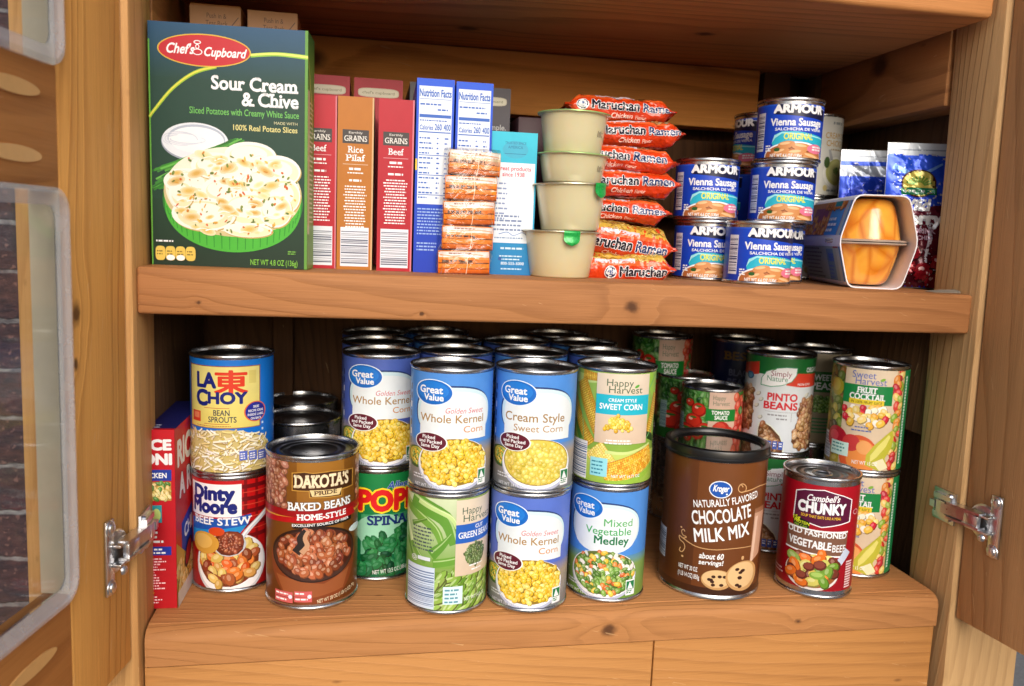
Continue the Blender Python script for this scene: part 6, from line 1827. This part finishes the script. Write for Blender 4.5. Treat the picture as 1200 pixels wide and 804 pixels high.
def peach_pack(x, y, z, ang):
    root = tag(empty('peach_cup_pack', (x, y, z), ang), 'four pack of orange peach cups in a six sided card sleeve', 'fruit pack')
    hw, hm, hh, L = 26.0, 38.5, 46.5, 140
    hexo = [(-hw, 0), (hw, 0), (hm, hh), (hw, 2 * hh), (-hw, 2 * hh), (-hm, hh)]
    def ringpts(g): return [((px) * (1 - g / hm), hh + (pz - hh) * (1 - g / hh)) for px, pz in hexo]
    def soft(pts, r=8.0):
        out = []
        for k in range(6):
            p, a, b = Vector(pts[k]), Vector(pts[k - 1]), Vector(pts[(k + 1) % 6])
            u_, v_ = (a - p).normalized() * r, (b - p).normalized() * r
            for t in (0, .33, .67, 1): q = (p + u_) * (1 - t) ** 2 + p * 2 * t * (1 - t) + (p + v_) * t * t; out.append((q.x, q.y))
        return out
    o, i_ = soft(ringpts(0)), soft(ringpts(1.1))
    K = len(o)
    vs = [(p[0], 0, p[1]) for p in o] + [(p[0], L, p[1]) for p in o] + [(p[0], 0, p[1]) for p in i_] + [(p[0], L, p[1]) for p in i_]
    fs = []
    for k in range(K):
        q = (k + 1) % K
        fs += [(k, K + k, K + q, q), (2 * K + k, 2 * K + q, 3 * K + q, 3 * K + k), (k, q, 2 * K + q, 2 * K + k), (K + k, 3 * K + k, 3 * K + q, K + q)]
    sl = mesh_obj('card_sleeve', vs, fs, M_CARD, root, 50, (236, 236, 242))
    bm = bmesh.new(); bm.from_mesh(sl.data); bmesh.ops.recalc_face_normals(bm, faces=bm.faces[:]); bm.to_mesh(sl.data); bm.free()
    # print on the upper-left and lower-left facets (u runs back from the opening)
    def facet(p0, p1):
        dx, dz = p1[0] - p0[0], p1[1] - p0[1]; l = math.hypot(dx, dz)
        nx, nz = -dz / l, dx / l
        if nx > 0: nx, nz = -nx, -nz
        return l, (lambda u, v, h: ((p0[0] + dx * v / l + nx * h, L - u, p0[1] + dz * v / l + nz * h), (nx, 0, nz)))
    l, mf = facet(hexo[5], hexo[4])
    A = Art(61)
    A.rect(0, 0, L, l, (130, 96, 140), (226, 150, 70)); A.rect(L - 16, 0, L, l, (176, 190, 190)); A.rect(L - 6, 0, L - 3, l, (40, 130, 200)); A.rect(L - 60, 0, L - 18, l * .72, (40, 130, 210), (90, 170, 230))
    A.rect(20, l * .3, 70, l * .75, (150, 70, 110)); A.pile(lambda a, b: a < 80 and b < l * .5, (2, 2, 80, l * .5), 10, [(206, 110, 40), (120, 60, 110), (226, 150, 60)], 1.3); A.pile(lambda a, b: a > 60 and b > l * .72 and a < L - 17, (60, l * .7, L - 16, l - 1), 8, [(236, 150, 40), (220, 120, 30)], 1.4)
    A.rect(L - 52, l * .76, L - 30, l * .94, (30, 150, 150)); A.words(L - 56, l * .45, L - 22, 3, 6, WHITE, h=3)
    build_art('upper_print', A, mf, M_CARD, sl, h0=.1, clip=(0, 6, L, l - 6))
    l, mf = facet(hexo[0], hexo[5])
    A = Art(62)
    A.rect(0, 0, L, l, (140, 156, 148), (156, 170, 160)); A.rect(L - 16, 0, L, l, (170, 182, 178)); A.rect(L - 6, 0, L - 3, l, (40, 130, 200)); A.rect(L - 50, l * .12, L - 26, l * .82, (96, 130, 150))
    for k in range(3): A.text('8', L - 42 + k * 6, l * .55, 8, (60, 96, 170), bold=.06)
    A.words(L - 48, l * .42, L - 28, 5, 4, (60, 96, 170), h=1.8); A.words(10, l * .8, L - 56, 8, 4.4, (70, 80, 76), h=1.6); A.rect(L - 24, l * .84, L - 8, l * .96, (150, 60, 50))
    build_art('lower_print', A, mf, M_CARD, sl, h0=.1, clip=(0, 6, L, l - 6))
    # the two cups in the opening meet rim to rim
    for k, nm in ((0, 'lower'), (1, 'upper')):
        prof = [(0, 1.6), (13, 1.6), (18.5, 2.4), (22, 4.6), (24.6, 9), (29.5, 26), (32.5, 41.0), (33, 43.6), (0, 43.6)]
        v, f = lathe(prof, 64)
        ca = mesh_obj('peach_cup', v, f, M_PEACH, root, 50)
        v, f = lathe([(32.5, 42.6), (38.5, 43.0), (39.8, 43.8), (39.8, 45.0), (34, 45.4), (0, 45.4)], 64)
        rm = mesh_obj('rim', v, f, M_RIM, ca, 50)
        ca.location = Vector((0, 38, 1.0 if k == 0 else 2 * hh - 1.0)) * MM
        if k: ca.rotation_euler = (PI, 0, 0)
        ca.location.y = 37.5 * MM
    return root
peach_pack(815, -106, zs(815), R(-15))

# ---------------- juice pouches
def pouch(x, y, z, rz, w_, h, seed, label, cherry=True, tilt=0):
    root = tag(empty('juice_pouch', (x, y, z), rz), label, 'pouch', 'blue foil pouches at the right end of the upper shelf')
    root.rotation_euler = (R(tilt), 0, rz)
    def depth(u, v):
        t = v / h; e = abs(u) / (w_ / 2)
        b = 17 * max(0, 1 - t / .92) ** .75 * (1 - e ** 4 * .96) * (min(1, .35 + t / .16) if t < .16 else 1)
        c = noise.noise(Vector((u * .05 + seed, v * .045, seed))) * 4.6 + abs(noise.noise(Vector((u * .07 + v * .04, v * .05 - u * .03 + seed, 3)))) * -5.0 + noise.noise(Vector((u * .3, v * .26 + seed, 9))) * .6
        return b + c * (.25 + .75 * min(1, (1 - t) * 3)) * (1 - e ** 6) * .8
    nu, nv = 34, 44
    vs, fs = [], []
    for sgn in (-1, 1):
        for j in range(nv + 1):
            for i in range(nu + 1):
                u = -w_ / 2 + w_ * i / nu; v = h * j / nv
                vs.append((u, sgn * (max(.2, depth(u, v)) if 0 < i < nu and j < nv else .2), v))
    st = (nu + 1) * (nv + 1)
    for j in range(nv):
        for i in range(nu):
            a = j * (nu + 1) + i
            fs.append((a, a + 1, a + nu + 2, a + nu + 1)); fs.append((st + a, st + a + nu + 1, st + a + nu + 2, st + a + 1))
    edge = [i for i in range(nu + 1)] + [(j) * (nu + 1) + nu for j in range(1, nv + 1)] + [nv * (nu + 1) + i for i in range(nu - 1, -1, -1)] + [j * (nu + 1) for j in range(nv - 1, 0, -1)]
    for a, b in zip(edge, edge[1:] + edge[:1]): fs.append((b, a, st + a, st + b))
    body = mesh_obj('foil_body', vs, fs, M_FOILPRINT, root, 80, (190, 194, 204))
    A = Art(seed)
    hw = w_ / 2
    A.rect(-hw, 0, hw, h, (30, 50, 176), (40, 90, 236))
    A.rect(-hw, h - 13, hw, h, (206, 216, 228), (220, 228, 236)); A.rect(-hw, h - 8, hw, h - 6.6, (150, 160, 176))
    if cherry:
        A.rect(-hw, 0, hw, h * .52, (70, 14, 26), (96, 20, 40)); A.poly([(-hw, h * .5), (hw, h * .6), (hw, h * .48), (-hw, h * .4)], (96, 22, 44)); A.line([(6, h * .5), (9, h * .36), (5, h * .2), (10, h * .08)], 5, (226, 226, 236), 2); A.line([(-30, h * .84), (-6, h * .78), (20, h * .86)], 6, (120, 170, 246), 2)
        for (a, b_, q) in ((-14, 22, 11), (4, 16, 11), (-22, 8, 9), (20, 26, 10), (16, 6, 9), (-6, 36, 8)):
            A.ell(a, b_, q, q, (60, 8, 18), 20); A.ell(a - 1, b_ + 1, q * .88, q * .88, (140, 20, 34), 20); A.ell(a - 3, b_ + 4, q * .3, q * .22, (236, 190, 190), 10)
        A.ell(-4, h * .72, 18, 15, (70, 30, 30), 28); A.ell(-4, h * .72, 16.6, 13.6, (206, 190, 90), 28); A.rect(-22, h * .64, 14, h * .69, (24, 120, 80)); A.text("NATURE'S NECTAR", -4, h * .652, 3.4, WHITE, w=32, bold=.03)
        for k in range(9): a = R(20 + k * 17); A.line([(-4 + 5 * math.cos(a), h * .7 + 4 * math.sin(a)), (-4 + 14 * math.cos(a), h * .7 + 11 * math.sin(a))], 1.6, (110, 150, 60), 2.2)
        A.text('Wild', -10, h * .535, 11, WHITE, w=34, bold=.06, shear=.12); A.text('Cherry', -8, h * .44, 12, WHITE, w=58, bold=.07, shear=.05)
        A.text('JUICE DRINK', -8, h * .375, 5.4, (206, 170, 190), w=44, bold=.03); A.text('10 POUCHES', -8, h * .33, 4.2, (206, 170, 190), w=36, bold=.02)
    else:
        A.poly([(-hw, h * .3), (hw, h * .2), (hw, h * .72), (0, h * .8), (-hw, h * .66)], (36, 70, 210)); A.rect(-hw, h * .8, hw, h - 18, (180, 190, 206))
    def mf(u, v, hh):
        d0 = max(.2, depth(u, v)); dx = (max(.2, depth(u + .8, v)) - d0) / .8; dz = (max(.2, depth(u, v + .8)) - d0) / .8
        nr = Vector((-dx, -1, -dz)); nr = Vector((-dx * 1, -1, -dz)).normalized()
        return (u, -d0 - .12 - hh, v), nr
    build_art('print', A, mf, M_FOILPRINT, body, du=2.4, dv=2.4, clip=(-hw + .4, .5, hw - .4, h - .4), dh=.02)
    return root
pouch(891, -62, zs(891) + .3, R(-15), 74, 153, 3, 'blue and dark red wild cherry pouch at the right end', True, -4)
pouch(884, 12, zs(884) + .3, R(-16), 76, 152, 8, 'plain blue pouch half hidden behind the wild cherry pouch', False, -4)
# torn paper scrap under the pouch
vs = [(-16, -9, .3), (10, -14, .4), (17, -4, 3.2), (2, 6, 2.0), (-15, 5, .3)]
t = mesh_obj('paper_scrap', [(x, y, z + .0) for x, y, z in vs] + [(x, y, z + .35) for x, y, z in vs], [(4, 3, 2, 1, 0), (5, 6, 7, 8, 9)] + [(i, (i + 1) % 5, 5 + (i + 1) % 5, 5 + i) for i in range(5)], M_WHITECARD)
t.location = Vector((874, -128, zs(874) + .1)) * MM
tag(t, 'torn bit of grey card lying under the wild cherry pouch', 'paper')
